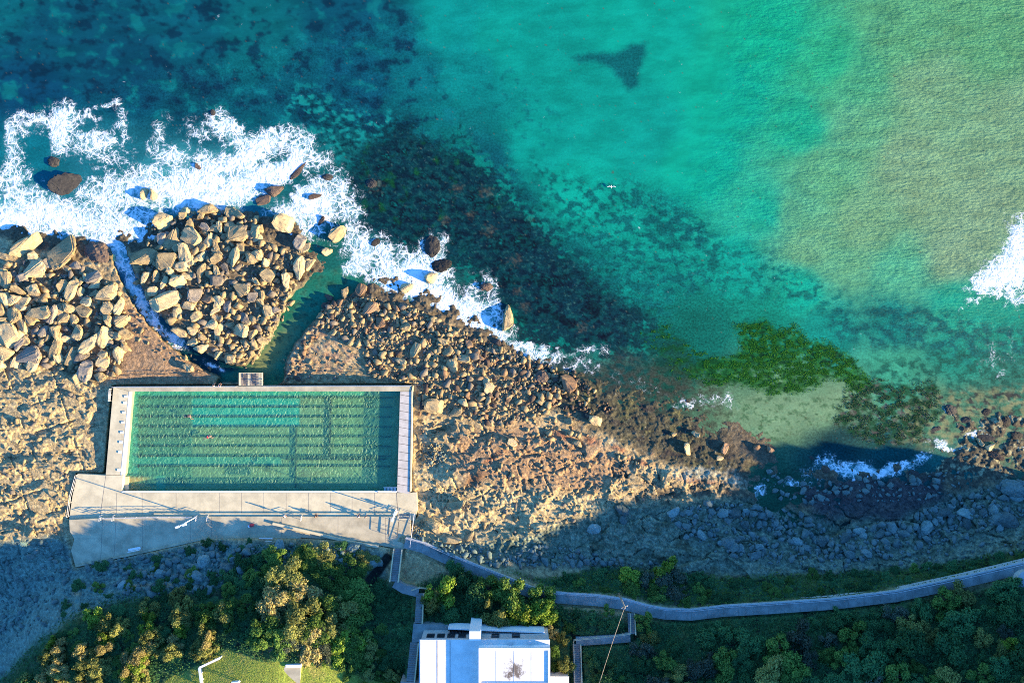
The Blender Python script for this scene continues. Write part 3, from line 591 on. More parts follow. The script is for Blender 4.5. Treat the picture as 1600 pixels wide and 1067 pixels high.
nA = noise(n, l, p, 0.5, 8, 0.68).outputs[0]; nB = noise(n, l, pw, 1.6, 5, 0.6).outputs[0]
wid1 = mth(n, l, 'MULTIPLY', mth(n, l, 'ADD', mth(n, l, 'MULTIPLY', fclamp, 0.14), 0.028), smooth(n, l, nB, 0.3, 0.7, 0.35, 1.6))
def lines(v, wd):
    d = mth(n, l, 'DIVIDE', v, wd); return smooth(n, l, d, 0.25, 1.0, 1.0, 0.0)
ln = mth(n, l, 'MAXIMUM', mth(n, l, 'MAXIMUM', lines(v1, wid1), mth(n, l, 'MULTIPLY', lines(v2, wid1), 0.8)), mth(n, l, 'MULTIPLY', lines(v3, wid1), 0.35))
dns = mth(n, l, 'ADD', fo, mth(n, l, 'MULTIPLY', mth(n, l, 'SUBTRACT', nA, 0.5), 2.0))
lnm = mth(n, l, 'MULTIPLY', mth(n, l, 'MULTIPLY', mth(n, l, 'MULTIPLY', ln, smooth(n, l, nB, 0.25, 0.6, 0.45, 1.0)), smooth(n, l, dns, 0.10, 0.42)), smooth(n, l, fo, 0.06, 0.2))
d2 = mth(n, l, 'ADD', dns, mth(n, l, 'MULTIPLY', mth(n, l, 'SUBTRACT', nB, 0.5), 2.4))
core = smooth(n, l, mth(n, l, 'ADD', dns, mth(n, l, 'MULTIPLY', mth(n, l, 'SUBTRACT', nB, 0.5), 1.3)), 0.40, 1.0)
sol = mth(n, l, 'MULTIPLY', core, smooth(n, l, noise(n, l, pw, 0.8, 5, 0.62).outputs[0], 0.28, 0.60, 0.30, 1.0))
lnm = mth(n, l, 'MULTIPLY', lnm, mth(n, l, 'SUBTRACT', 1.0, mth(n, l, 'MULTIPLY', core, 0.55)))
FM = mth(n, l, 'MAXIMUM', lnm, sol, clamp=True)
milk = mth(n, l, 'MULTIPLY', smooth(n, l, mth(n, l, 'ADD', dns, mth(n, l, 'MULTIPLY', mth(n, l, 'SUBTRACT', nB, .5), .8)), 0.2, 0.9, 0.0, 0.8), smooth(n, l, fo, 0.1, 0.35))
mp0 = N(n, 'ShaderNodeMapping'); mp0.inputs['Rotation'].default_value = (0, 0, R(-62)); mp0.inputs['Scale'].default_value = (0.5, 1.3, 1); l.new(p, mp0.inputs['Vector'])
# flecks of foam drifting off
fl = smooth(n, l, noise(n, l, p, 3.2, 3, 0.6).outputs[0], 0.72, 0.78)
FM = mth(n, l, 'MAXIMUM', FM, mth(n, l, 'MULTIPLY', fl, smooth(n, l, fo, 0.06, 0.25)))
c1 = noise(n, l, mp0.outputs[0], 0.35, 3, 0.55).outputs[0]
bd = N(n, 'ShaderNodeAttribute', attribute_name='bed').outputs['Fac']
c2 = noise(n, l, p, 2.6, 8, 0.78).outputs[0]
tone = mth(n, l, 'MULTIPLY', smooth(n, l, c1, 0.25, 0.75, 0.82, 1.18), mth(n, l, 'ADD', 1.0, mth(n, l, 'MULTIPLY', bd, smooth(n, l, c2, 0.3, 0.7, -0.55, 0.8))))
cb = n.new('ShaderNodeCombineColor'); [l.new(tone, cb.inputs[i]) for i in range(3)]
basec = mixrgb(n, l, 1.0, at.outputs['Color'], cb.outputs[0], 'MULTIPLY')
l.new(mixrgb(n, l, FM, mixrgb(n, l, milk, basec, (0.33, 0.53, 0.55)), (0.80, 0.82, 0.83)), b.inputs['Base Color'])
l.new(smooth(n, l, FM, 0.0, 1.0, 0.5, 0.95), b.inputs['Roughness']); b.inputs['Specular IOR Level'].default_value = 0.1
b.inputs['IOR'].default_value = 1.33
mp = N(n, 'ShaderNodeMapping'); mp.inputs['Rotation'].default_value = (0, 0, R(14)); mp.inputs['Scale'].default_value = (0.55, 1.5, 1); l.new(p, mp.inputs['Vector'])
r1 = noise(n, l, mp.outputs[0], 1.5, 5, 0.6).outputs[0]
mp2 = N(n, 'ShaderNodeMapping'); mp2.inputs['Rotation'].default_value = (0, 0, R(-62)); mp2.inputs['Scale'].default_value = (0.4, 1.6, 1); l.new(p, mp2.inputs['Vector'])
r2 = noise(n, l, mp2.outputs[0], 0.5, 4, 0.6).outputs[0]
hr = mth(n, l, 'ADD', mth(n, l, 'MULTIPLY', r1, 0.9), mth(n, l, 'MULTIPLY', r2, 0.8))
hgt = mth(n, l, 'MULTIPLY', hr, mth(n, l, 'ADD', mth(n, l, 'MULTIPLY', rp, 0.42), 0.035))
hgt = mth(n, l, 'ADD', hgt, mth(n, l, 'MULTIPLY', mth(n, l, 'ADD', FM, mth(n, l, 'MULTIPLY', nB, 0.6)), mth(n, l, 'MULTIPLY', fclamp, 0.10)))
bp = N(n, 'ShaderNodeBump', Strength=1.0, Distance=1.0); l.new(hgt, bp.inputs['Height']); l.new(bp.outputs[0], b.inputs['Normal'])
tag(link('sea', sme, m_sea, None, True), 'clear turquoise sea with dark kelp beds and white surf', 'sea', None, 'structure')
# ------------------------------------------------------------------ materials of the built things
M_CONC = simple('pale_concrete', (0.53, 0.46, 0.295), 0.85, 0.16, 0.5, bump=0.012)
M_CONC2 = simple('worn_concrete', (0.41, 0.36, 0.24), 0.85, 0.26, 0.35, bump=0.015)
M_SLAB = simple('grey_slab', (0.47, 0.43, 0.37), 0.85, 0.14, 0.8, bump=0.012)
M_JOINT = simple('joint_grime', (0.17, 0.15, 0.13), 0.9, 0.3)
M_WHITE = simple('white_paint', (0.76, 0.75, 0.73), 0.6, 0.06, 1.0)
M_PATH = simple('path_concrete', (0.22, 0.235, 0.22), 0.88, 0.28, 0.6, bump=0.01)
M_STEP = simple('step_concrete', (0.20, 0.20, 0.19), 0.88, 0.18, 1.0)
M_STEEL = simple('galvanised_steel', (0.50, 0.51, 0.52), 0.45, 0.08, 2.0, metal=0.3)
M_DARK = simple('dark_steel', (0.05, 0.05, 0.055), 0.5, 0.1)
M_WOOD = simple('grey_timber', (0.24, 0.20, 0.155), 0.85, 0.25, 2.5)
M_POLEWOOD = simple('pole_timber', (0.30, 0.25, 0.18), 0.85, 0.2, 2.5)
M_ROOF = simple('white_roof', (0.66, 0.64, 0.60), 0.7, 0.12, 0.5)
M_WALL = simple('rendered_wall', (0.42, 0.41, 0.39), 0.85, 0.10, 0.8)
M_GLASS = simple('window_glass', (0.02, 0.025, 0.03), 0.08, 0.05)
M_BRICKF = simple('terrace_tiles', (0.17, 0.12, 0.085), 0.8, 0.2, 1.0)
M_SKIN = simple('skin', (0.42, 0.24, 0.16), 0.6, 0.05)
M_HAIR = simple('dark_hair', (0.03, 0.02, 0.015), 0.6, 0.1)
M_CW = simple('white_cloth', (0.75, 0.74, 0.72), 0.9, 0.05); M_CB = simple('black_cloth', (0.02, 0.02, 0.025), 0.9, 0.1)
M_CN = simple('navy_cloth', (0.03, 0.04, 0.08), 0.9, 0.1); M_CG = simple('grey_cloth', (0.25, 0.26, 0.28), 0.9, 0.1)
M_RED = simple('red_cloth', (0.55, 0.05, 0.06), 0.8, 0.1); M_SIGNB = simple('sign_board', (0.55, 0.6, 0.62), 0.5, 0.05)

# ------------------------------------------------------------------ the pool
c0 = W(410, 690, DECK_Z)
pool = empty('ocean_pool', c0, 'long rectangular green ocean pool with pale concrete walls and black lane lines', 'swimming pool')
IN = Wp(POOL_IN, DECK_Z)
def strip(poly, z, depth, name, m, parent, bevel=0.0): return MB().prism(Wp(poly, z), depth).build(name, m, parent, bevel)
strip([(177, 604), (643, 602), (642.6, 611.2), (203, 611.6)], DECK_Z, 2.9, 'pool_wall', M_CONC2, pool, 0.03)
strip([(177, 604.3), (203, 611.8), (192, 742), (165, 742)], DECK_Z - 0.004, 2.9, 'pool_wall', M_CONC, pool, 0.03)
strip([(625, 611.8), (642.6, 611.5), (640, 769.5), (620, 768)], DECK_Z - 0.06, 2.9, 'pool_wall', M_JOINT, pool)
# slabs on the right-hand walkway
for i in range(13):
    ya, yb = 604.0 + i * 12.7, 604.0 + (i + 1) * 12.7 - 0.75
    def ex(y): t = (y - 604) / 166.0; return 625.5 - 5 * t, 642.4 - 2.8 * t
    a0, a1 = ex(ya); b0, b1 = ex(yb)
    if i == 0: a0 = 625.5
    strip([(a0, max(ya, 612) if i == 0 else ya), (a1, ya + 3.2 if i else 612), (b1, yb + 3.2), (b0, yb)], DECK_Z, 0.25, 'slab', M_SLAB, pool)
strip([(642.7, 611.5), (645, 603), (642.5, 768), (640.2, 769)], DECK_Z + 0.12, 1.2, 'edge_kerb', M_CONC, pool, 0.02)
strip([(201.5, 612), (203.6, 612), (190.8, 742), (188.5, 742)], DECK_Z + 0.02, 0.3, 'coping', M_WHITE, pool)
strip([(203, 766.8), (620, 766.8), (620, 769.4), (190, 769.4), (190, 767.4)], DECK_Z + 0.02, 0.3, 'coping', M_WHITE, pool)
# floor with its differently overgrown panels
m_fl, n, l, b = mat('pool_floor')
at = N(n, 'ShaderNodeAttribute', attribute_name='Col'); p = geo_pos(n)
no = noise(n, l, p, 0.8, 8, 0.7); f = smooth(n, l, no.outputs[0], 0.25, 0.75, 0.75, 1.25)
cb = n.new('ShaderNodeCombineColor'); [l.new(f, cb.inputs[i]) for i in range(3)]
l.new(mixrgb(n, l, 1.0, at.outputs['Color'], cb.outputs[0], 'MULTIPLY'), b.inputs['Base Color']); b.inputs['Roughness'].default_value = 0.9
gx = np.arange(180, 640, 2.0); gy = np.arange(606, 775, 2.0); GX, GY = np.meshgrid(gx, gy)
def fl(px, py):
    c = np.zeros(px.shape + (3,)); c[:] = A(140, 182, 126)
    e = 1.5 * fbm(px / 8, py / 8, 2, 130)
    def rect(x0, x1, y0, y1, s=2.0): return sstep(-s, s, np.minimum(np.minimum(px - x0, x1 - px), np.minimum(py - y0, y1 - py)) + e)
    c = mixc(c, A(70, 150, 115), rect(180, 300, 600, 760)); c = mixc(c, A(100, 152, 112), rect(215, 295, 640, 690) * .7)
    c = mixc(c, A(20, 205, 180), rect(300, 468, 606, 667)); c = mixc(c, A(20, 205, 180), rect(180, 640, 606, 619) * .8)
    c = mixc(c, A(40, 190, 160), rect(210, 440, 713, 727) * .8); c = mixc(c, A(10, 110, 105), rect(350, 392, 727, 742) * .9)
    c = mixc(c, A(40, 180, 170), rect(195, 216, 606, 745) * .7); c = mixc(c, A(60, 190, 160), rect(244, 258, 744, 766))
    c = mixc(c, A(245, 190, 100), sstep(245, 205, px) * rect(190, 262, 744, 768)); c = mixc(c, A(255, 225, 170), rect(180, 202, 744, 766))
    c = mixc(c, A(150, 165, 110), rect(465, 515, 735, 765) * .6); c = mixc(c, A(120, 175, 105), rect(520, 600, 620, 700) * .5)
    c = mixc(c, A(30, 130, 110), rect(502, 522, 664, 672) * .6)
    return c
step = sstep(262, 200, GX) * sstep(740, 746, GY) * 0.68
fm, _ = grid_mesh('pool_floor', GX, GY, POOLF_Z + step)
col_attr(fm, 'Col', fl(GX, GY).reshape(-1, 3)); link('pool_floor', fm, m_fl, pool, True)
strip([(189.5, 744.5), (201, 744.5), (201, 765.8), (189, 765.8)], POOLW_Z + 0.16, 0.7, 'entry_ledge', M_CONC, pool)
LANES = [621.3, 636.2, 651.3, 666.8, 682.3, 697.5, 713.0, 728.6]
m_line = simple('black_tile', (0.012, 0.02, 0.02), 0.6, 0.1)
for i, y in enumerate(LANES):
    x0 = 221.5 - i * 0.9
    strip([(x0, y - 0.62), (613 - i * .4, y - 0.62), (613 - i * .4, y + 0.62), (x0, y + 0.62)], POOLF_Z + 0.30, 0.45, 'lane_marking', m_line, pool)
    strip([(x0 - 0.4, y - 2.5), (x0 + 1.3, y - 2.5), (x0 + 1.3, y + 2.5), (x0 - 0.4, y + 2.5)], POOLF_Z + 0.304, 0.45, 'lane_marking', m_line, pool)
for q in ([(515.2, 622), (517.6, 622), (516.4, 712), (513.6, 712)], [(461.6, 669), (463.0, 669), (462.2, 762), (460.8, 762)], [(446, 716.6), (604, 716.6), (600, 718.6), (446, 718.6)]):
    strip(q, POOLF_Z + 0.308, 0.45, 'cross_marking', m_line, pool)
for i, y in enumerate(LANES[:7] + [741]):
    x = 196.5 - i * 1.55
    MB().box(W(x, y - 7 if i else y - 2, DECK_Z + 0.05), (0.6, 0.4, 0.1)).build('starting_block', M_WHITE, pool, 0.02)
# the water in it: clear, a little milky, with a ripple that catches the sun
m_pw, n, l, b = mat('pool_water'); out = n['Material Output']
p = geo_pos(n)
wz = noise(n, l, p, 0.7, 3, 0.6)
def vsub(a, sc):
    s = N(n, 'ShaderNodeVectorMath', operation='SUBTRACT'); l.new(a, s.inputs[0]); s.inputs[1].default_value = (.5,) * 3
    q = N(n, 'ShaderNodeVectorMath', operation='SCALE'); l.new(s.outputs[0], q.inputs[0]); q.inputs['Scale'].default_value = sc
    r = N(n, 'ShaderNodeVectorMath', operation='ADD'); l.new(p, r.inputs[0]); l.new(q.outputs[0], r.inputs[1]); return r.outputs[0]
v = n.new('ShaderNodeTexVoronoi'); v.feature = 'DISTANCE_TO_EDGE'; v.inputs['Scale'].default_value = 1.15; l.new(vsub(wz.outputs['Color'], 1.6), v.inputs['Vector'])
hgt = mth(n, l, 'ADD', smooth(n, l, v.outputs['Distance'], 0.0, 0.35, 1.0, 0.0), mth(n, l, 'MULTIPLY', noise(n, l, p, 2.2, 4, 0.6).outputs[0], 0.8))
calm = smooth(n, l, noise(n, l, p, 0.12, 2, 0.5).outputs[0], 0.35, 0.55, 0.45, 1.0)
bp = N(n, 'ShaderNodeBump', Strength=1.0, Distance=0.2); l.new(mth(n, l, 'MULTIPLY', hgt, calm), bp.inputs['Height'])
df = n.new('ShaderNodeBsdfDiffuse'); df.inputs['Color'].default_value = (*A(115, 200, 178), 1); l.new(bp.outputs[0], df.inputs['Normal'])
tr = n.new('ShaderNodeBsdfTransparent'); tr.inputs['Color'].default_value = (0.90, 0.97, 0.95, 1)
gl = n.new('ShaderNodeBsdfGlossy'); gl.inputs['Roughness'].default_value = 0.45; l.new(bp.outputs[0], gl.inputs['Normal'])
mx = n.new('ShaderNodeMixShader'); mx.inputs[0].default_value = 0.28; l.new(tr.outputs[0], mx.inputs[1]); l.new(df.outputs[0], mx.inputs[2])
mx2 = n.new('ShaderNodeMixShader'); mx2.inputs[0].default_value = 0.02; l.new(mx.outputs[0], mx2.inputs[1]); l.new(gl.outputs[0], mx2.inputs[2]); l.new(mx2.outputs[0], out.inputs['Surface'])
pw = MB().add(Wp([(201, 610), (627, 610), (622, 769), (187, 769), (189, 741)], POOLW_Z), [(4, 3, 2, 1, 0)]).build('pool_water', m_pw)
tag(pw, 'rippled green water filling the rectangular ocean pool', 'water', None, 'structure')

# ------------------------------------------------------------------ concourse, terrace, steps
dk = MB().prism(Wp([(121, 740), (165, 742.4), (192, 742.4), (190.2, 769.5), (640, 769.8), (651, 769), (652, 797), (648, 813), (240, 813), (107, 817), (113, 775)], DECK_Z - 0.008), 2.9).build('pool_deck', M_CONC, None, 0.02)
tag(dk, 'pale concrete concourse along the lower side of the pool', 'deck', None, 'structure')
jm = MB()
for x in (182, 222, 275, 342.5, 377, 412, 447, 482, 516, 550, 585): jm.prism(Wp([(x, 770), (x + .45, 770), (x + .45, 801), (x, 801)], DECK_Z - 0.003), 0.004)
jm.prism(Wp([(619, 770), (620, 770), (622, 801), (621, 801)], DECK_Z - 0.003), 0.004); jm.prism(Wp([(165, 743), (165.6, 743), (157, 806), (156.2, 806)], DECK_Z - 0.003), .004)
jj = jm.build('joint_line', M_JOINT, dk); jj.matrix_parent_inverse = Matrix()
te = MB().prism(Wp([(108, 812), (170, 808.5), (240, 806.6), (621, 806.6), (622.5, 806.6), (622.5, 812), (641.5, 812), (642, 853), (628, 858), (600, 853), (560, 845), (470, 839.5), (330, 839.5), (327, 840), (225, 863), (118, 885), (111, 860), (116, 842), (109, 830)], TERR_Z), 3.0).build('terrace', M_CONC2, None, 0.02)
tag(te, 'upper concrete terrace half shaded between the concourse and the slope', 'terrace', None, 'structure')
jm = MB()
for a, bq in (((160, 809), (157, 876)), ((297, 808), (297, 845)), ((330, 808), (330, 838)), ((181, 809), (178, 871)), ((222, 808), (222, 862)), ((528, 808), (528, 842)), ((602, 808), (602, 850)), ((440, 808), (440, 838)), ((117, 841), (159, 841))):
    dx, dy = (0.45, 0) if abs(a[0] - bq[0]) < abs(a[1] - bq[1]) else (0, .45)
    jm.prism(Wp([a, (a[0] + dx, a[1] + dy), (bq[0] + dx, bq[1] + dy), bq], TERR_Z + 0.005), 0.004)
jj = jm.build('joint_line', M_JOINT, te); jj.matrix_parent_inverse = Matrix()
def pathpts(pts, w, off=0.0):
    P = [Vector(W(*q)) for q in pts]; Lf, Rt = [], []
    for i, q in enumerate(P):
        d = (P[min(i + 1, len(P) - 1)] - P[max(i - 1, 0)]); d.z = 0; d.normalize(); s = Vector((-d.y, d.x, 0))
        Lf.append(q + s * (w / 2 + off)); Rt.append(q + s * (-w / 2 + off))
    return Lf, Rt
def ribbon(pts, w, depth, name, m, parent=None, off=0.0, dz=0.0):
    Lf, Rt = pathpts(pts, w, off); b_ = MB(); n_ = len(Lf)
    for V in (Lf, Rt):
        for q in V: q.z += dz
    dn = Vector((0, 0, -depth)); vs_ = Lf + Rt + [q + dn for q in Lf] + [q + dn for q in Rt]; fs = []
    for i in range(n_ - 1):
        fs += [(i, n_ + i, n_ + i + 1, i + 1), (i, i + 1, 2 * n_ + i + 1, 2 * n_ + i), (n_ + i, 3 * n_ + i, 3 * n_ + i + 1, n_ + i + 1)]
    fs += [(0, 2 * n_, 3 * n_, n_), (n_ - 1, 2 * n_ - 1, 4 * n_ - 1, 3 * n_ - 1)]
    return b_.add(vs_, fs).build(name, m, parent)
seat = MB().prism(Wp([(240, 801.4), (620.5, 801.4), (620.5, 806.5), (240, 806.5)], 2.85), 1.2).build('concrete_step', M_CONC, None, 0.02)
tag(seat, 'long low concrete step running between the concourse and the terrace', 'step')
kb = ribbon([(427, 817, TERR_Z), (470, 827, TERR_Z), (500, 834, TERR_Z), (545, 845.5, TERR_Z), (592, 853, TERR_Z)], 0.45, 0.6, 'low_wall', M_CONC, None, 0, 0.45)
tag(kb, 'pale low wall running diagonally across the sunny end of the terrace', 'wall')
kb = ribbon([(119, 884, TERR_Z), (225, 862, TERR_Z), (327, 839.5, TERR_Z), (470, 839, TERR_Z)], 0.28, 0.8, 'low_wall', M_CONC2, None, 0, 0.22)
tag(kb, 'thin kerb wall along the shaded back edge of the terrace', 'wall')

# ------------------------------------------------------------------ footpath, stairs, railings
pth = ribbon(PATH, 1.8, 1.6, 'path', M_PATH); tag(pth, 'grey concrete coastal footpath curving above the rocks', 'path', None, 'structure')
jm = MB()
Lq, Rq = pathpts(PATH, 1.78)
for a, bq, c_, d_ in zip(Lq[:-1], Lq[1:], Rq[:-1], Rq[1:]):
    k = max(1, int((bq - a).length / 2.4)); dv = (bq - a).normalized() * .05; up_ = Vector((0, 0, .004))
    for i in range(k): q0, q1 = a.lerp(bq, i / k) + up_, c_.lerp(d_, i / k) + up_; jm.add([q0, q1, q1 + dv, q0 + dv], [(0, 1, 2, 3)])
jj = jm.build('joint_line', M_JOINT, pth); jj.matrix_parent_inverse = Matrix()
p2_ = ribbon(PATH2, 1.5, 1.2, 'path', M_PATH); tag(p2_, 'short level link of concrete path between the two right hand stairways', 'path', None, 'structure')
ld = ribbon(LANDING[:], 1.5, 1.4, 'path', M_STEP); tag(ld, 'angled concrete landing between the two stairways left of the tree', 'path', None, 'structure')
yd = MB().prism(Wp(LOWER_YARD, YARD_Z), 1.6).build('pavement', M_PATH); tag(yd, 'shaded concrete landing at the top left corner of the house', 'pavement', None, 'structure')
def stairs(a, b, width, n_, label, wall=True, rise=None):
    A_, B_ = Vector(W(*a)), Vector(W(*b)); base = A_ if a[2] < b[2] else B_
    root = empty('stairway', base, label, 'stairs', 'concrete stairways'); d = B_ - A_; run = Vector((d.x, d.y, 0)); L = run.length; run.normalize(); ang = math.atan2(run.y, run.x)
    for i in range(n_):
        t = (i + 0.5) / n_; c = A_ + d * t; z = a[2] + (b[2] - a[2]) * ((i + 1) / n_ if b[2] > a[2] else i / n_)
        MB().box((c.x, c.y, z - 0.25), (L / n_ - 0.012, width, 0.5), ang).build('step', M_STEP, root)
    s = Vector((-run.y, run.x, 0))
    for sg in ((1, -1) if wall == 2 else (1,) if wall else ()):
        mb = MB(); o = s * (sg * (width / 2 + 0.1)); q = s * 0.09
        up = Vector((0, 0, 0.45)); dn = Vector((0, 0, -0.9))
        vs_ = [A_ + o - q + up, A_ + o + q + up, B_ + o + q + up, B_ + o - q + up]
        mb.prism(vs_, bot=[v + dn for v in vs_]).build('side_wall', M_CONC, root)
    return root
stairs((622, 857, 3.5), (616, 908, 6.0), 1.25, 18, 'straight concrete stairway climbing from the terrace end beside the dark gully', 2)
stairs((656, 927, 7.0), (653.5, 973, 9.5), 1.2, 18, 'middle concrete stairway rising to the landing beside the house')
stairs((647, 1004, 9.5), (641, 1064, 12.0), 1.3, 17, 'upper concrete stairway running along the left wall of the house')
stairs((985.5, 958, 5.7), (987, 990, 7.4), 1.1, 10, 'short concrete stairway leaving the footpath beside the utility pole')
stairs((900.5, 1006, 7.8), (903, 1090, 11.0), 1.25, 26, 'long shaded stairway climbing on the right of the house')
def railing(pts, label, h=1.0, gap=2.0, bars=2, m=None, r=0.035, group='metal railings', name='railing', cat='railing'):
    m = m or M_STEEL; P = [Vector(W(*q)) for q in pts]; root = empty(name, P[0], label, cat, group)
    segs = list(zip(P[:-1], P[1:])); tot = sum((b - a).length for a, b in segs); k = max(2, int(round(tot / gap)) + 1)
    def at_(s):
        for a, b in segs:
            L = (b - a).length
            if s <= L + 1e-6: return a.lerp(b, s / L)
            s -= L
        return P[-1]
    for i in range(k):
        q = at_(tot * i / (k - 1) * 0.99999); MB().tube(q - Vector((0, 0, .1)), q + Vector((0, 0, h)), r, n=6).build('post', m, root)
    for j in range(bars):
        mb = MB(); z = Vector((0, 0, h * (j + 1) / bars))
        for a, b in segs: mb.tube(a + z, b + z, r * 1.1, n=6)
        mb.build('rail', m, root)
    return root
Lf, Rt = pathpts(PATH, 1.8)
def unW(v): f = K * (H - v.z) / H; return (v.x / f + 800, -v.y / f + 533.5, v.z)
edge = [unW(q) for q in Lf]
ek = ribbon(edge, 0.24, 1.5, 'kerb', simple('pale_kerb', (0.42, 0.42, 0.40), 0.85, 0.12), None, 0.10, 0.12); tag(ek, 'pale raised kerb along the seaward edge of the footpath', 'kerb')
railing([(x, y, z + .1) for x, y, z in [unW(Vector(W(*q)) + Vector((0.05, 0.12, 0))) for q in edge]], 'long steel railing on the seaward edge of the curving footpath', 0.95, 3.0, 1, None, 0.03)
railing([(178, 604.6, DECK_Z), (290, 604, DECK_Z), (371, 603.6, DECK_Z)], 'steel railing on the seaward pool wall left of the timber platform', 1.0, 2.4)
railing([(412, 603.4, DECK_Z), (520, 603, DECK_Z), (642, 602.6, DECK_Z)], 'steel railing on the seaward pool wall right of the timber platform', 1.0, 2.4)
railing([(175, 607, DECK_Z), (173.5, 626, DECK_Z)], 'short steel railing at the top left corner of the pool walls', 1.0, 1.1, 3)
railing([(122, 741.5, DECK_Z), (113, 775, DECK_Z), (109, 806, DECK_Z)], 'steel railing on the short left edge of the concourse', 1.0, 2.2)
for x, w_ in ((160, 4), (180, 4), (310, 3), (327, 3), (473, 3)):
    railing([(x, 804, 2.75), (x - 1.5, 812, TERR_Z)], {160: 'leftmost short handrail on the terrace steps', 180: 'second short handrail from the left on the terrace steps', 310: 'handrail on the terrace steps just right of the white lamp post', 327: 'handrail on the terrace steps at the joint below the pool middle', 473: 'handrail on the terrace steps beside the person in white'}[x], 0.95, 0.5, 2)
railing([(162, 808.6, TERR_Z), (240, 806.8, TERR_Z), (300, 806.9, TERR_Z)], 'long thin railing on the shaded front edge of the terrace', 0.9, 2.0)
railing([(609.5, 811, TERR_Z), (608, 836, TERR_Z)], 'left of two dark handrails running across the sunny terrace end', 0.9, 1.4, 2, M_DARK)
railing([(624, 813, TERR_Z), (621, 839, TERR_Z)], 'right of two dark handrails running across the sunny terrace end', 0.9, 1.4, 2, M_DARK)
railing([(648, 801, TERR_Z - .3), (641.5, 853, TERR_Z)], 'steel railing closing the right end of the terrace', 1.0, 2.0)
railing([(644, 920, 6.8), (655, 916, 7.0), (668, 917, 7.0)], 'pale railing at the bend between the two stairways', 0.9, 1.2, 2, M_CONC)
fence = [(984, 957, 5.8), (984.5, 987, 7.5), (955, 991, 7.6), (896, 997, 7.9), (896, 1005, 8.0), (898, 1070, 10.4)]
railing(fence, 'pale railing following the link path and the two right hand stairways', 0.95, 2.2, 2, M_CONC)
st = empty('terrace_stairs', W(632, 808, DECK_Z), 'small flight of steps at the right end of the terrace with steel rails', 'stairs')
for i in range(4): MB().box(W(632, 804.3 + i * 2.1, DECK_Z + 0.125 * (i + 1) - .15), (2.05, 0.235, 0.3)).build('step', M_CONC if i % 2 else M_STEP, st)
for x in (623.2, 640.8):
    mb = MB()
    for z0 in (0.9,): mb.tube(W(x, 801, DECK_Z + z0), W(x, 812, TERR_Z + z0), 0.04)
    for y, z in ((801, DECK_Z), (812, TERR_Z)): mb.tube(W(x, y, z), W(x, y, z + .9), 0.04)
    mb.build('handrail', M_STEEL, st)
ps = empty('pool_steps', W(610, 766, POOLW_Z), 'slatted steps with rails let into the bottom right corner of the pool', 'steps')
for i in range(9): strip([(600 + i * 2.2, 761.5), (601.3 + i * 2.2, 761.5), (601.3 + i * 2.2, 767), (600 + i * 2.2, 767)], POOLW_Z + 0.12 + 0.07 * i, 0.12, 'tread', M_SIGNB, ps)
for y in (761, 767): MB().tube(W(599, y, POOLW_Z + .3), W(620, y, DECK_Z + .35), 0.04).build('handrail', M_STEEL, ps)
# platform on the seaward wall
pf = empty('timber_platform', W(391, 602, 1.0), 'pale railed timber platform jutting over the gully from the seaward pool wall', 'platform')
strip([(373, 582.5), (410.5, 582.5), (410.5, 602), (373, 602)], DECK_Z - 0.12, 0.2, 'frame', M_WOOD, pf)
for i in range(11):
    x = 373.4 + i * 3.38
    if i in (2, 3, 6, 7): continue
    strip([(x, 582.2), (x + 3.1, 582.2), (x + 3.1, 602.3), (x, 602.3)], DECK_Z - 0.03, 0.09, 'board', M_CONC if i in (0, 4, 9, 10) else M_WOOD, pf)
for i in (2, 6): strip([(373.4 + i * 3.38, 585), (379.9 + i * 3.38, 585), (379.9 + i * 3.38, 600), (373.4 + i * 3.38, 600)], DECK_Z - 0.06, 0.05, 'hatch', simple('grating', (0.10, 0.095, 0.09), 0.7, 0.3), pf)
for x, y in ((373.5, 582.5), (392, 582.5), (410, 582.5), (373.5, 592), (410, 592), (373.5, 601), (410, 601)): MB().tube(W(x, y, -1.0), W(x, y, DECK_Z + 1.0), 0.05).build('post', M_CONC, pf)
for h in (0.5, 1.0):
    mb = MB()
    for a, bq in (((373.5, 601), (373.5, 582.5)), ((373.5, 582.5), (410, 582.5)), ((410, 582.5), (410, 601))): mb.tube(W(*a, DECK_Z + h), W(*bq, DECK_Z + h), 0.045)
    mb.build('rail', M_CONC, pf)

# ------------------------------------------------------------------ lamp posts, pole, cable
def lamp(px, py, z, h, label, arm):
    root = empty('lamp_post', W(px, py, z), label, 'lamp post', 'floodlight posts by the pool'); b0 = Vector(W(px, py, z)); t = b0 + Vector((0, 0, h))
    MB().tube(b0, b0 + Vector((0, 0, .25)), 0.22, n=12).build('base', M_STEEL, root); MB().tube(b0, t, 0.10, 0.07, 10).build('pole', M_WHITE, root, 0, True)
    a = t + Vector(arm); MB().tube(t - Vector(arm) * .3, a, 0.05).build('arm', M_WHITE, root)
    for q in (a, t - Vector(arm) * .3): MB().box(q + Vector((0, 0, -.02)), (0.75, 0.42, 0.2), math.atan2(arm[1], arm[0])).build('lamp_head', M_SIGNB, root, 0.04)
lamp(306, 807.5, TERR_Z, 7.0, 'white floodlight post on the shaded terrace with a very long shadow', (0.9, 0.3, 0))
lamp(621, 799, DECK_Z, 5.2, 'white floodlight post at the right end of the concourse steps', (0.3, 0.8, 0))
ub = Vector(W(967, 927, 5.0)); ut = Vector((ub.x, ub.y, 12.2))
up = empty('utility_pole', ub, 'timber utility pole with a crossarm standing beside the footpath above the shaded rocks', 'utility pole')
MB().tube(ub, ut, 0.17, 0.12, 12).build('pole', M_POLEWOOD, up, 0, True); MB().box(ut - Vector((0, 0, .5)), (1.3, 0.12, 0.12), 0.4).build('crossarm', M_POLEWOOD, up)
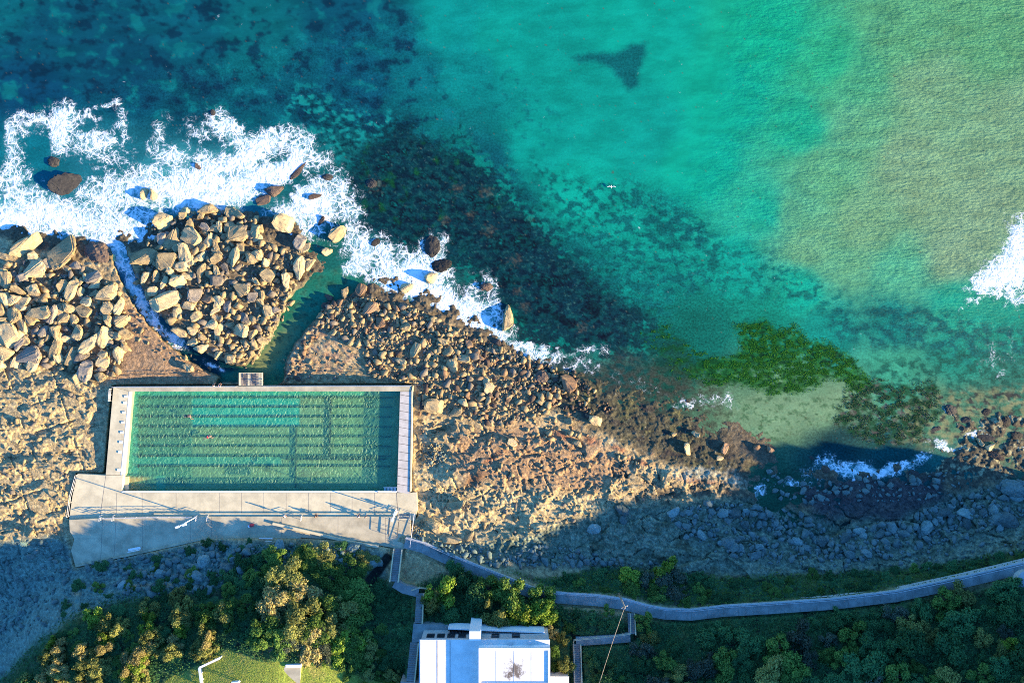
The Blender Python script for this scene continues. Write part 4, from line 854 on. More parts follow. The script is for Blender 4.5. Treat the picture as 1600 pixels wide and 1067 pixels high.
for dx in (-.5, .5): MB().tube(ut + Vector((dx * .92, dx * .39, -.44)), ut + Vector((dx * .92, dx * .39, -.2)), 0.05).build('insulator', M_WHITE, up)
mb = MB(); e = Vector(W(898, 1200, 15.0)); prev = None
for i in range(25):
    t = i / 24; q = (ut + Vector((.0, 0, -.3))).lerp(e, t) - Vector((0, 0, 1.2 * 4 * t * (1 - t)))
    if prev is not None: mb.tube(prev, q, 0.045, n=5)
    prev = q
tag(mb.build('power_cable', M_POLEWOOD), 'single cable hanging from the utility pole over the dark scrub', 'cable')

# ------------------------------------------------------------------ benches, bag, boards on the lawn
def bench(px, py, z, ang, label, w_=2.2):
    root = empty('bench', W(px, py, z), label, 'bench', 'pale benches on the terrace'); c = Vector(W(px, py, z)); ca, sa = math.cos(ang), math.sin(ang)
    def loc(x, y, zz): return (c.x + x * ca - y * sa, c.y + x * sa + y * ca, c.z + zz)
    MB().box(loc(0, 0.1, 0.45), (w_, 0.42, 0.06), ang).build('seat', M_WHITE, root, .01); MB().box(loc(0, -0.2, 0.72), (w_, 0.06, 0.4), ang).build('backrest', M_WHITE, root, .01)
    for x in (-.42 * w_, .42 * w_): MB().box(loc(x, 0, 0.21), (0.08, 0.5, 0.42), ang).build('leg', M_STEEL, root)
bench(212, 857, TERR_Z, R(11), 'white bench set at an angle on the shaded terrace near its back wall')
bench(416.5, 842, TERR_Z + .3, 0, 'pale bench at the foot of the slope behind the terrace middle', 2.4)
bag = empty('beach_bag', W(393.5, 820, TERR_Z), 'red beach bag with a white towel lying on the shaded terrace', 'bag'); c = Vector(W(393.5, 820, TERR_Z))
bmx = bmesh.new(); bmesh.ops.create_icosphere(bmx, subdivisions=3, radius=0.42)
for v_ in bmx.verts: v_.co = Vector((v_.co.x * 1.1 + .05 * math.sin(9 * v_.co.y), v_.co.y * .75, max(v_.co.z, -.2) * .8)) + c + Vector((0, 0, .16))
mm = bpy.data.meshes.new('body'); bmx.to_mesh(mm); bmx.free(); link('body', mm, M_RED, bag, True)
MB().box(c + Vector((-.36, -.12, .3)), (0.5, 0.4, 0.12), .5).build('towel', M_CW, bag, .04)
MB().tube(c + Vector((-.3, 0, .45)), c + Vector((0, 0, .62)), .02).tube(c + Vector((0, 0, .62)), c + Vector((.3, 0, .45)), .02).build('handle', M_CB, bag)
gz = float(zat(370, 1062))
sg = empty('notice_board', W(372, 1063, gz), 'small pale notice board standing on the sunny lawn', 'sign')
MB().box(Vector(W(372, 1063, gz)) + Vector((0, 0, 1.15)), (1.2, 0.9, 0.5), .1).build('board', M_SIGNB, sg, .02)
for dx in (-.45, .45): MB().box(Vector(W(372, 1063, gz)) + Vector((dx, 0, .45)), (.1, .1, .95), .1).build('leg', M_STEEL, sg)
fz = [(343, 1028), (311, 1043), (315, 1075)]
fr = empty('white_fence', W(343, 1028, float(zat(343, 1028))), 'low white bent fence at the edge of the sunny lawn', 'fence')
for a, bq in zip(fz[:-1], fz[1:]):
    za, zb = float(zat_soft(*a)), float(zat_soft(*bq)); A_, B_ = Vector(W(*a, za + 1.0)), Vector(W(*bq, zb + 1.0)); d = (B_ - A_); d.z = 0; d.normalize(); s = Vector((-d.y, d.x, 0)) * .16
    vs_ = [A_ - s, A_ + s, B_ + s, B_ - s]; MB().prism(vs_, bot=[v_ - Vector((0, 0, .16)) for v_ in vs_]).build('top_rail', M_WHITE, fr)
    vs_ = [A_ - s * .4, A_ + s * .4, B_ + s * .4, B_ - s * .4]; MB().prism([v_ - Vector((0, 0, .55)) for v_ in vs_], bot=[v_ - Vector((0, 0, .72)) for v_ in vs_]).build('rail', M_WHITE, fr)
    for t in (0, .33, .66, 1): q = A_.lerp(B_, t); MB().box(q - Vector((0, 0, .6)), (.14, .14, 1.1)).build('post', M_WHITE, fr)
sz = float(zat_soft(455, 1050)); slb = MB().prism(Wp([(444, 1042), (470, 1042), (467, 1100), (439, 1100)], sz + .12), .6).build('pavement', M_CONC2)
tag(slb, 'worn concrete slab path ending in the sunny lawn', 'pavement', None, 'structure')
bx_ = MB().prism(Wp([(446, 1038), (470, 1038), (470, 1042.5), (446, 1042.5)], sz + .35), .8).build('low_wall', M_WHITE, None, .02); tag(bx_, 'short white wall across the end of the slab path in the lawn', 'wall')
tk = empty('water_tank', W(1606, 908, 8.0), 'round grey concrete tank at the right edge beside the footpath', 'tank')
tc = Vector(W(1606, 908, 9.2)); MB().tube(tc - Vector((0, 0, 2.5)), tc, 1.75, n=40).build('body', M_SLAB, tk)
MB().tube(tc, tc + Vector((0, 0, .35)), 1.85, 0.9, 40).build('lid', simple('tank_lid', (.3, .33, .34), .7, .15, 3), tk); MB().tube(tc + Vector((0, 0, .3)), tc + Vector((0, 0, .5)), .3, n=16).build('hatch', M_STEEL, tk)

# ------------------------------------------------------------------ the house
hb = empty('house', W(750, 1000, YARD_Z), 'flat roofed white house at the bottom edge with a darkened patch on its roof', 'house')
zl, zu = 14.0, 15.25
x0 = W(657.5, 0, zl)[0]; xs_ = W(748, 0, zu)[0]; x1 = W(858, 0, zl)[0]; yt = W(0, 1000, zl)[1]; yu = W(0, 1011.5, zu)[1]; yb = yt - 18
zb = 8.0
def wbox(a, bq, z0, z1, name, m, parent=hb, bev=0.0): return MB().box(((a[0] + bq[0]) / 2, (a[1] + bq[1]) / 2, (z0 + z1) / 2), (abs(bq[0] - a[0]), abs(bq[1] - a[1]), z1 - z0)).build(name, m, parent, bev)
wbox((x0, yt), (x1, yb), zb, zl - .25, 'wall', M_WALL)
wbox((x0 - .12, yt + .12), (x1 + .12, yb), zl - .247, zl, 'lower_roof', M_ROOF, hb, .02)
wbox((xs_, yu), (x1 + .1, yb), zl + .003, zu - .2, 'wall', M_WHITE)
m_st, n, l, b = mat('stained_roof')
p = geo_pos(n); no = noise(n, l, p, 1.1, 10, 0.75).outputs[0]; ds = N(n, 'ShaderNodeVectorMath', operation='DISTANCE'); l.new(p, ds.inputs[0]); ds.inputs[1].default_value = W(803, 1047, zu)
g_ = mth(n, l, 'ADD', mth(n, l, 'MULTIPLY', mth(n, l, 'SUBTRACT', no, 0.5), 5.5), mth(n, l, 'MULTIPLY', ds.outputs['Value'], -0.62))
l.new(mixrgb(n, l, smooth(n, l, g_, -1.15, -0.15), mixrgb(n, l, smooth(n, l, no, .4, .8), (0.70, 0.68, 0.63), (0.55, 0.52, 0.46)), (0.13, 0.10, 0.075)), b.inputs['Base Color']); b.inputs['Roughness'].default_value = .8
wbox((xs_, yu), (x1 + .1, yb), zu - .197, zu, 'upper_roof', m_st, hb, .02)
pw_ = .34
for a, bq in (((xs_, yu), (xs_ + pw_, yb)), ((x1 + .1 - pw_, yu), (x1 + .1, yb)), ((xs_ + pw_, yu), (x1 + .1 - pw_, yu - pw_)), ((xs_ + pw_, yu - 5.6), (x1 + .1 - pw_, yu - 5.85))): wbox(a, bq, zu + .001, zu + .17, 'parapet', M_WHITE)
wbox((W(733, 0, 14.9)[0], W(0, 987, 14.9)[1]), (W(751, 0, 14.9)[0], yt + .14), zb, 14.5, 'chimney', M_WHITE, hb, .03)
for x in (667, 683, 699, 716, 768, 800):
    wx_ = W(x, 0, 12)[0]; f_ = wbox((wx_, yt + .004), (wx_ + 1.3, yt + .09), 11.2, 12.9, 'window', M_DARK); g2_ = wbox((wx_ + .1, yt + .092), (wx_ + 1.2, yt + .10), 11.3, 12.8, 'pane', M_GLASS, None); g2_.parent = f_
wbox((x1 + .003, yt - 3), (x1 + .07, yt - 4.4), 10.5, 12.6, 'window', M_DARK)
for x in (683, 703): wbox((W(x, 0, 14)[0], yt), (W(x, 0, 14)[0] + .06, yb), 14.002, 14.03, 'roof_seam', M_JOINT)
wbox((x0 - .3, yt + .1), (x0 - .125, yb), 13.75, 13.95, 'gutter', M_STEEL)
for x in (775, 803, 830): wbox((W(x, 0, 15.25)[0], yu - .4), (W(x, 0, 15.25)[0] + .04, yu - 5.5), 15.252, 15.27, 'roof_seam', M_WALL)
zw = 11.2
fl_ = MB().prism(Wp([(700, 984), (849, 990), (849, 1003), (845, 1006), (700, 1003)], 9.8), .6).build('balcony_floor', M_BRICKF, hb)
for q in ([(700, 981), (851, 987), (851, 989.2), (700, 983)], [(848.6, 989.2), (851, 989.2), (851, 1003), (848.6, 1003)]): MB().prism(Wp(q, zw), 2.6).build('balcony_wall', M_WHITE, hb, .02)
for i in range(14): MB().box(Vector(W(703 + i * 2.2, 986.3 + i * .1, 10.6)), (.07, .5, 1.6)).build('slat', M_DARK, hb)
for i in range(3): MB().box(Vector(W(833 + i * 4, 996, 10.4)), (.34, 1.0, .9)).build('planter', M_CONC2, hb)
wbox((W(795, 0, 14.3)[0], W(0, 1004, 14.3)[1]), (W(800, 0, 14.3)[0], W(0, 1009, 14.3)[1]), 14.002, 14.35, 'roof_vent', M_STEEL)
MB().tube(W(828, 1003, 14), W(828, 1003, 14.8), .25, n=16).build('roof_vent', M_STEEL, hb)
wbox((x1 + .11, W(0, 1057, 12)[1]), (W(888, 0, 12)[0], yb), 7, 11.8, 'annex_wall', M_WALL); wbox((x1 + .11, W(0, 1056.5, 12)[1]), (W(889, 0, 12)[0], yb), 11.803, 12.0, 'annex_roof', M_ROOF)
pv = MB().prism(Wp([(626, 1064), (656, 1066), (656, 1110), (626, 1110)], 12.1), 3.2).build('pavement', simple('pink_paving', (.36, .27, .22), .85, .15, 1.2)); tag(pv, 'pinkish paved corner at the foot of the white house', 'pavement', None, 'structure')
# ------------------------------------------------------------------ people
def skinned(name, verts, edges, m, parent, levels=1, root=0):
    bm = bmesh.new(); ly_ = bm.verts.layers.skin.verify()
    vv = [bm.verts.new(v[:3]) for v in verts]
    for v, q in zip(vv, verts):
        r = q[3]; v[ly_].radius = (r, q[4] if len(q) > 4 else r)
    vv[root][ly_].use_root = True
    for a, b_ in edges: bm.edges.new((vv[a], vv[b_]))
    me = bpy.data.meshes.new(name); bm.to_mesh(me); bm.free()
    tmp = bpy.data.objects.new('skin_tmp', me); COLL.objects.link(tmp)
    tmp.modifiers.new('s', 'SKIN').use_smooth_shade = True
    sb = tmp.modifiers.new('d', 'SUBSURF'); sb.levels = levels; sb.render_levels = levels
    dg = bpy.context.evaluated_depsgraph_get(); dg.update()
    out = bpy.data.meshes.new_from_object(tmp.evaluated_get(dg)); bpy.data.objects.remove(tmp)
    out.name = name; out.materials.clear(); out.materials.append(m)
    o = bpy.data.objects.new(name, out); COLL.objects.link(o); o.parent = parent; return o
POSES = {
 'stand': dict(pel=(0, 0, .95), ch=(0, .01, 1.36), nk=(0, .02, 1.49), hd=(0, .04, 1.60), tp=(0, .04, 1.69), sh=(.18, 0, 1.42), el=(.25, -.03, 1.14), wr=(.24, .12, .92), hip=(.09, 0, .90), kn=(.11, .03, .50), an=(.12, -.03, .09), toe=(.14, .15, .04), fd=(0, .4, -.9)),
 'sit': dict(pel=(0, 0, .11), ch=(0, .06, .50), nk=(0, .10, .63), hd=(0, .14, .74), tp=(0, .15, .83), sh=(.18, .07, .57), el=(.25, .14, .30), wr=(.16, .34, .26), hip=(.10, .03, .11), kn=(.14, .42, .20), an=(.13, .46, -.18), toe=(.14, .62, -.22), fd=(0, .9, -.3)),
 'swim': dict(pel=(0, 0, .02), ch=(0, .42, .06), nk=(0, .55, .06), hd=(0, .66, .06), tp=(0, .75, .06), sh=(.19, .48, .05), el=(.40, .62, .10), wr=(.36, .86, .04), hip=(.09, -.04, .0), kn=(.12, -.44, -.03), an=(.10, -.84, -.02), toe=(.11, -1.0, -.05), fd=(0, .9, -.1))}
def person(px, py, z, heading, pose, label, shirt, legs, long_legs=False, scale=1.0):
    P = POSES[pose]; root = empty('person', W(px, py, z), label, 'person'); root.rotation_euler.z = heading; root.scale = (scale,) * 3
    V = [P['pel'] + (.125,), tuple((Vector(P['pel']) * .5 + Vector(P['ch']) * .5)) + (.115,), P['ch'] + (.125,), P['nk'] + (.058,), P['hd'] + (.088,), P['tp'] + (.075,)]
    E = [(0, 1), (1, 2), (2, 3), (3, 4), (4, 5)]
    def add(v, fr): V.append(v); E.append((fr, len(V) - 1)); return len(V) - 1
    fwd = Vector((0, 1, 0)) if pose != 'swim' else Vector((0, 0, -1))
    hd = Vector(P['hd']); add(tuple(hd + fwd * .105 + Vector((0, 0, -.01))) + (.016,), 4)          # nose
    for s in (1, -1):
        add(tuple(hd + Vector((s * .095, 0, 0))) + (.02,), 4)                                       # ears
        sx = lambda q: (q[0] * s, q[1], q[2])
        arm = dict(P)
        if pose == 'swim' and s < 0: arm.update(el=(.30, .22, .04), wr=(.26, -.02, .0), fd=(0, -.9, -.1))
        a = add(sx(P['sh']) + (.062,), 2); b_ = add(sx(arm['el']) + (.043,), a); c_ = add(sx(arm['wr']) + (.029,), b_)
        wv = Vector(sx(arm['wr'])); fd = Vector(arm['fd']).normalized(); pm = wv + fd * .07; d_ = add(tuple(pm) + (.036, .020), c_)
        for j, L in enumerate((.07, .085, .08, .062)):
            o_ = Vector(((j - 1.5) * .022, 0, 0)); k1 = add(tuple(pm + fd * .04 + o_) + (.010,), d_); add(tuple(pm + fd * (.04 + L) + o_ + Vector((0, .012, -.012))) + (.008,), k1)
        add(tuple(wv + fd * .06 + Vector((-s * .055, .02, 0))) + (.010,), c_)                       # thumb
        h_ = add(sx(P['hip']) + (.088,), 0); k_ = add(sx(P['kn']) + (.060,), h_); n_ = add(sx(P['an']) + (.040,), k_); add(sx(P['toe']) + (.034, .028), n_)
    skinned('body', V, E, M_SKIN, root)
    skinned('hair', [tuple(hd - fwd * .015 + Vector((0, 0, .03)) if pose != 'swim' else hd + Vector((0, .04, .03))) + (.094,), tuple(Vector(P['tp']) - fwd * .01 + Vector((0, 0, .015))) + (.082,)], [(0, 1)], M_HAIR, root)
    if shirt is not None:
        V2 = [V[0][:3] + (.135,), V[1][:3] + (.128,), V[2][:3] + (.14,)]; E2 = [(0, 1), (1, 2)]
        for s in (1, -1):
            V2.append((P['sh'][0] * s,) + P['sh'][1:] + (.078,)); E2.append((2, len(V2) - 1)); q = Vector(P['sh']).lerp(Vector(P['el']), .55); V2.append((q.x * s, q.y, q.z, .062)); E2.append((len(V2) - 2, len(V2) - 1))
        skinned('shirt', V2, E2, shirt, root)
    if legs is not None:
        V3 = [V[0][:3] + (.14,)]; E3 = []
        for s in (1, -1):
            V3.append((P['hip'][0] * s,) + P['hip'][1:] + (.10,)); E3.append((0, len(V3) - 1)); q = Vector(P['kn']) if long_legs else Vector(P['hip']).lerp(Vector(P['kn']), .7); V3.append((q.x * s, q.y, q.z, .078)); E3.append((len(V3) - 2, len(V3) - 1))
            if long_legs: q = Vector(P['an']) + Vector((0, 0, .04)); V3.append((q.x * s, q.y, q.z, .055)); E3.append((len(V3) - 2, len(V3) - 1))
        skinned('trousers' if long_legs else 'shorts', V3, E3, legs, root)
    return root
person(447.5, 804.5, 2.85, R(150), 'stand', 'person in a white top standing on the long step above a long shadow', M_CW, M_CG, False)
person(494.5, 806.6, TERR_Z + .02, R(10), 'sit', 'person in black sitting on the terrace edge near the middle of the steps', M_CB, M_CB, True)
person(560, 807, TERR_Z + .02, R(-10), 'sit', 'person with dark trousers and a pale top sitting on the terrace edge', M_CW, M_CN, True)
person(573.5, 805.5, 2.85, R(40), 'stand', 'person in a grey top standing on the step right of the seated pair', M_CG, M_CB, True)
person(620, 795.5, DECK_Z, R(100), 'stand', 'person in white standing beside the right hand floodlight post', M_CW, M_CW, True)
person(593.5, 766, POOLW_Z - .5, R(60), 'stand', 'dark clothed person standing in the pool beside the slatted steps', M_CB, M_CB)
person(335, 603.8, DECK_Z, R(10), 'sit', 'person in a white shirt sitting on the seaward pool wall', M_CW, M_CB)
person(343, 604, DECK_Z, R(-20), 'sit', 'person in a dark top sitting on the seaward pool wall beside the white shirt', M_CN, M_CW)
person(293.5, 650.3, POOLW_Z - .02, R(-95), 'swim', 'swimmer on the third lane line with arm stretched out', None, M_CB, scale=1.05)
person(325, 683, POOLW_Z - .05, R(-70), 'swim', 'swimmer on the fifth lane line under slightly cloudy water', None, M_RED, scale=1.05)
# a gull resting on the turquoise water
gu = empty('seagull', W(955, 293, 0.0), 'white seagull spreading its wings low over the turquoise water', 'bird')
skinned('body', [(0, -.25, .3, .05), (0, 0, .32, .1), (0, .2, .36, .07), (0, .28, .38, .05), (0, .36, .37, .015)], [(0, 1), (1, 2), (2, 3), (3, 4)], M_CW, gu)
for s in (1, -1): skinned('wing', [(s * .06, .05, .34, .06, .02), (s * .4, .14, .42, .07, .015), (s * .8, -.02, .40, .03, .01)], [(0, 1), (1, 2)], M_CW, gu)

# ------------------------------------------------------------------ boulders
def rock_mesh(name, seed, angular=True, jit=0.05):
    r = random.Random(seed); bm = bmesh.new()
    for _ in range(16 if angular else 30):
        v = Vector((r.uniform(-1, 1), r.uniform(-1, 1), r.uniform(-1, 1)))
        m_ = max(abs(v.x), abs(v.y), abs(v.z)); v = v / m_ * r.uniform(.8, 1) if angular else v.normalized() * r.uniform(.9, 1.05)
        if angular: v = v * .62 + v.normalized() * .38
        bm.verts.new(v)
    res = bmesh.ops.convex_hull(bm, input=bm.verts)
    bmesh.ops.delete(bm, geom=[g for g in res['geom_interior'] if isinstance(g, bmesh.types.BMVert)], context='VERTS')
    bmesh.ops.dissolve_limit(bm, angle_limit=R(14), verts=bm.verts, edges=bm.edges)
    bmesh.ops.bevel(bm, geom=list(bm.edges), offset=.09, segments=2, affect='EDGES', clamp_overlap=True)
    bmesh.ops.triangulate(bm, faces=bm.faces); bmesh.ops.subdivide_edges(bm, edges=[e for e in bm.edges if e.calc_length() > .3], cuts=2, use_grid_fill=True)
    bmesh.ops.triangulate(bm, faces=bm.faces)
    P = np.array([v.co[:] for v in bm.verts]); s = seed * 3.7
    d = fbm(P[:, 0] * 1.6 + s, P[:, 1] * 1.6 + P[:, 2] * 1.3, 4, seed % 40) * 1.6 + .6 * fbm(P[:, 0] * 6 + s, P[:, 1] * 6 - P[:, 2] * 5, 3, seed % 37)
    bed = np.abs(((P[:, 2] * 3.2 + .5 * P[:, 0] + d) % 1) - .5)
    for v, k, q in zip(bm.verts, d, bed): v.co *= 1 + jit * 1.6 * k - .05 * (q < .12)
    me = bpy.data.meshes.new(name); bm.to_mesh(me); bm.free(); return me
def round_rock(name, seed):
    bm = bmesh.new(); bmesh.ops.create_icosphere(bm, subdivisions=4, radius=1.0); P = np.array([v.co[:] for v in bm.verts]); x, y, z = P.T; s = seed * 1.7
    d = .34 * fbm(x * 1.0 + z * .7 + s, y * 1.0 - z * .6, 3, seed % 50) + .16 * ridged(x * 2.2 - z + s, y * 2.2 + z, 3, seed % 47) + .10 * fbm(x * 6 + s, y * 6 + z * 5, 3, seed % 43)
    for v, k in zip(bm.verts, d): v.co *= .95 + k
    me = bpy.data.meshes.new(name); bm.to_mesh(me); bm.free(); return me
def rock_mat(name, col, alt, dark, objrand=.28):
    m, n, l, b = mat(name); p = geo_pos(n); oi = n.new('ShaderNodeObjectInfo')
    a = noise(n, l, p, 0.8, 8, 0.7).outputs[0]; f_ = noise(n, l, p, 5.0, 8, 0.75).outputs[0]; g = noise(n, l, p, 2.0, 6, .7).outputs[0]
    c = mixrgb(n, l, smooth(n, l, a, .35, .65), col, alt); c = mixrgb(n, l, smooth(n, l, g, .52, .70, 0, .8), c, dark)
    k = mth(n, l, 'MULTIPLY', smooth(n, l, f_, .25, .75, .7, 1.3), smooth(n, l, oi.outputs['Random'], 0., 1., 1 - objrand, 1 + objrand))
    cb = n.new('ShaderNodeCombineColor'); [l.new(k, cb.inputs[i]) for i in range(3)]
    l.new(mixrgb(n, l, 1.0, c, cb.outputs[0], 'MULTIPLY'), b.inputs['Base Color']); b.inputs['Roughness'].default_value = .85; b.inputs['Specular IOR Level'].default_value = .2
    bp = N(n, 'ShaderNodeBump', Strength=1.0, Distance=0.06); l.new(f_, bp.inputs['Height']); l.new(bp.outputs[0], b.inputs['Normal']); return m
RM = dict(t=rock_mat('tan_sandstone', (.44, .335, .175), (.33, .245, .125), (.10, .08, .055)), b=rock_mat('wet_brown_rock', (.115, .08, .055), (.07, .052, .043), (.03, .028, .028)),
          d=rock_mat('dark_weedy_rock', (.028, .027, .026), (.048, .044, .038), (.014, .016, .013)), o=rock_mat('rusty_sandstone', (.30, .17, .09), (.24, .17, .10), (.10, .07, .05)),
          n=rock_mat('brown_grey_stone', (.25, .205, .15), (.17, .145, .11), (.08, .07, .055)), g=rock_mat('shade_tinted_stone', (.15, .205, .19), (.10, .145, .13), (.05, .07, .062), .45))  # g: stone for the shaded shore, blue of the shade mixed into its colour
PROTO = {k: [] for k in RM}
for k in RM:
    for i in range(7):
        me = round_rock('boulder', 70 + i) if k == 'd' or (k in 'bg' and i < 3) else rock_mesh('boulder', 20 + i, angular=k != 'g', jit=.06); me.materials.append(RM[k]); PROTO[k].append(me)
BIG = [  # x, y, length, width, tilt on the photo, stone, label
(39,384,66,24,-34,'t','long slab boulder with a dark wet top at the left edge of the surf'),(102,396,64,40,-42,'t','big ridged tan boulder standing in the white surf left of the channel'),(152,394,42,30,20,'b','flat reddish rock beside the mouth of the narrow channel'),(55,420,38,36,0,'t',None),(167,455,40,36,-70,'t','large wedge shaped boulder standing alone left of the channel'),(10,438,30,24,90,'t',None),(29,454,26,18,10,'t',None),(56,454,26,24,40,'t',None),(39,472,24,18,0,'t',None),(113,454,38,18,-65,'t','leaning narrow boulder in the left heap pointing up and right'),(126,458,22,12,-70,'t',None),(111,480,26,20,0,'t',None),(135,472,20,18,0,'t',None),(63,488,42,34,-30,'t','broad pitted block in the middle of the left heap'),(8,470,32,22,80,'t',None),(24,490,30,26,60,'t',None),(16,522,46,34,60,'t','tilted slab by the left edge with a deeply shaded face'),(45,556,46,34,10,'g','flat grey slab at the lower edge of the left heap'),(87,540,50,22,-80,'t','tall narrow fin of rock in the left heap'),(113,556,36,18,-70,'t',None),(142,538,46,24,-60,'t','long tilted boulder near the right side of the left heap'),(163,527,40,26,-70,'t',None),(10,553,26,24,30,'t',None),(136,580,36,24,-70,'g','greyish boulder beside a shaded hollow below the left heap'),(192,501,26,24,0,'t',None),(168,501,24,20,30,'t',None),(160,567,24,20,0,'t',None),(295,573,20,18,0,'t','lone rounded boulder resting on the flat brown shelf above the pool'),
(255,345,36,30,0,'t','tan boulder at the top left tip of the middle heap beside blue shaded water'),(286,338,14,14,0,'t',None),(291,330,16,12,0,'t',None),(270,375,40,28,-45,'t',None),(294,351,24,18,80,'t',None),(302,371,36,34,30,'t','squarish cream boulder near the top of the middle heap'),(291,395,36,32,45,'t','smooth cream faced boulder below the squarish one in the middle heap'),(228,403,54,30,-12,'t','large pale boulder at the left end of the middle heap'),(262,409,36,32,0,'t',None),(286,418,24,18,0,'t',None),(315,401,18,14,-30,'t',None),(228,435,28,14,-70,'t',None),(244,431,22,12,-80,'t',None),(257,442,24,14,-80,'t',None),(278,439,30,22,-15,'t',None),(239,455,20,18,0,'t',None),(260,470,54,28,-24,'t','oblong flat topped block on the channel side of the middle heap'),(314,425,32,14,-58,'t',None),(325,330,36,20,-22,'t',None),(370,367,36,32,-20,'t','bulky boulder with a dark left face at the top of the middle heap'),(373,337,24,20,0,'t',None),(367,401,38,18,-68,'t','long upright boulder below the bulky one in the middle heap'),(306,462,26,24,0,'g',None),(339,438,24,20,0,'g',None),(378,451,28,26,60,'t',None),(396,401,26,24,0,'t',None),(323,468,20,16,0,'o','small rusty boulder in the centre of the middle heap'),(281,517,26,20,0,'t',None),(302,535,22,14,0,'t',None),(378,515,26,24,20,'t',None),(360,561,18,16,0,'t',None),(341,517,30,14,-60,'t',None),(402,401,24,22,0,'t',None),(417,430,26,22,30,'t',None),(446,439,26,22,60,'t',None),(409,463,24,14,-80,'t',None),(396,464,20,18,0,'g',None),
(443,349,36,30,20,'t','isolated tan boulder ringed by foam right of the middle heap'),(468,419,40,22,-70,'t','tall pale boulder on the right edge of the middle heap'),(485,414,24,14,-70,'t',None),(528,364,34,22,-42,'t','jagged ridge boulder in the foam above the green inlet'),(502,346,20,10,-70,'b',None),(511,393,20,14,0,'t',None),(477,388,24,14,-20,'t',None),(469,379,26,20,-60,'g',None),(467,268,40,12,-40,'b','brown rock ridge at the end of the breaking wave'),(430,296,34,22,-30,'b',None),(413,312,28,18,-20,'b',None),(493,308,24,12,-25,'b','small brown rock circled by swirling foam'),(515,276,28,16,-10,'d',None),(112,292,62,36,8,'d','large dark purple rock awash in the surf at the upper left'),(86,252,26,24,0,'d','dark submerged rock just above the large purple one'),(226,303,14,22,0,'t',None),(241,303,14,22,0,'t',None),(334,176,14,14,0,'d','small rock breaking the surface above the surf'),(310,262,10,14,0,'b',None),(674,434,24,18,-10,'t','tan topped rock in the foam of the second surf patch'),(688,414,44,30,0,'d','low purple rock just above the tan topped one in the foam'),(674,384,44,34,80,'d','purple weedy rock at the tip of the second surf patch'),(636,450,22,18,0,'t',None),(541,459,24,16,80,'t',None),(564,454,24,18,-60,'o',None),(515,464,16,14,0,'b',None),(761,448,18,14,0,'b',None),(590,380,24,18,0,'d',None),(579,286,24,20,0,'d',None),(578,482,34,20,-20,'o','pinkish flat rock at the top of the rubble field'),(791,496,48,22,85,'t','tall brown rock standing at the waterline right of the rubble'),(649,548,28,16,-66,'t','pointed cream boulder standing above the rubble'),(627,563,20,14,0,'t',None),(634,511,20,16,0,'t',None),(595,503,20,16,80,'o',None),(733,538,16,12,70,'o',None),(744,550,14,12,0,'o',None),(775,536,20,13,0,'b',None),(725,561,22,14,0,'t',None),(750,559,16,13,0,'o',None),(708,571,26,22,70,'t',None),(763,608,22,18,-60,'t',None),(678,634,34,26,10,'t','round topped boulder close to the right wall of the pool'),(711,645,24,16,0,'t',None),(723,630,20,16,0,'t',None),(668,561,24,10,-70,'t',None),(691,532,18,16,0,'t',None),
(888,599,36,24,60,'o','brown oval rock in the weedy flat beyond the rubble'),(846,589,22,20,0,'b',None),(930,657,24,16,20,'t','cream rock casting a dark hollow on the weedy flat'),(888,657,16,12,40,'t',None),(901,694,18,14,0,'t',None),(801,691,18,14,20,'t',None),(1087,677,15,13,0,'t',None),(1053,678,10,8,0,'t',None),(1073,702,24,11,80,'t',None),(1132,700,20,11,-70,'o','leftmost of three rocks on the shadow line of the reef'),(1181,701,17,11,-50,'o','middle of three rocks on the shadow line of the reef'),(1204,701,14,13,0,'o','rightmost of three rocks on the shadow line of the reef'),(1125,715,12,10,0,'t',None),(1531,690,16,11,35,'t','left of two cream rocks on the far right reef'),(1547,698,19,12,-25,'t','right of two cream rocks on the far right reef'),(1536,682,44,18,14,'d',None),(1486,640,28,22,20,'d','dark ringed reef head standing in the pale shallows at right'),(1537,643,24,16,0,'d',None),(1572,660,20,24,0,'d',None),(1505,655,26,14,0,'d',None),(1590,680,26,20,0,'d',None),(1460,672,24,14,-20,'d',None),(1555,712,26,10,20,'b',None),(1290,733,13,10,30,'b','brown rock washed by the shaded surf on the right'),(1265,715,16,10,20,'d',None),(1430,740,26,12,20,'d',None),
(1510,803,34,19,8,'g','largest smooth boulder in the shaded rocks at the far right'),(1535,800,16,13,-70,'g',None),(1552,797,18,13,80,'g',None),(1573,812,36,22,20,'g',None),(1582,763,38,24,15,'g',None),(1447,824,24,19,-50,'g',None),(1429,822,17,12,-40,'g',None),(1461,816,10,14,0,'g',None),(1412,833,22,11,10,'g',None),(1321,839,20,13,-50,'g',None),(1342,829,17,10,0,'g',None),(1375,834,15,10,-40,'g',None),(1393,824,20,16,80,'g',None),(1259,856,18,13,15,'g',None),(1186,854,17,10,0,'g',None),(1127,848,14,12,0,'g',None),(1151,843,11,9,-30,'g',None),(1157,856,9,14,0,'g',None),(1148,801,18,15,0,'g',None),(1129,801,20,15,0,'g',None),(1165,797,13,9,0,'g',None),(1053,799,24,16,-40,'g','pale wedge of stone standing out on the shaded slabs'),(972,796,26,15,30,'g',None),(974,812,11,17,0,'g',None),(928,826,20,15,0,'g',None),(1096,836,18,10,50,'g',None),(1486,791,13,11,0,'g',None),(1234,818,9,14,0,'g',None),(1252,803,9,14,0,'g',None),(1075,800,16,10,0,'g',None),(720,880,8,6,0,'g',None),(714,790,34,17,-10,'t','long cream block on the shelf right of the concourse end'),(706,843,34,12,5,'t',None),(734,838,20,12,-30,'t',None),(676,822,36,20,30,'t',None)]
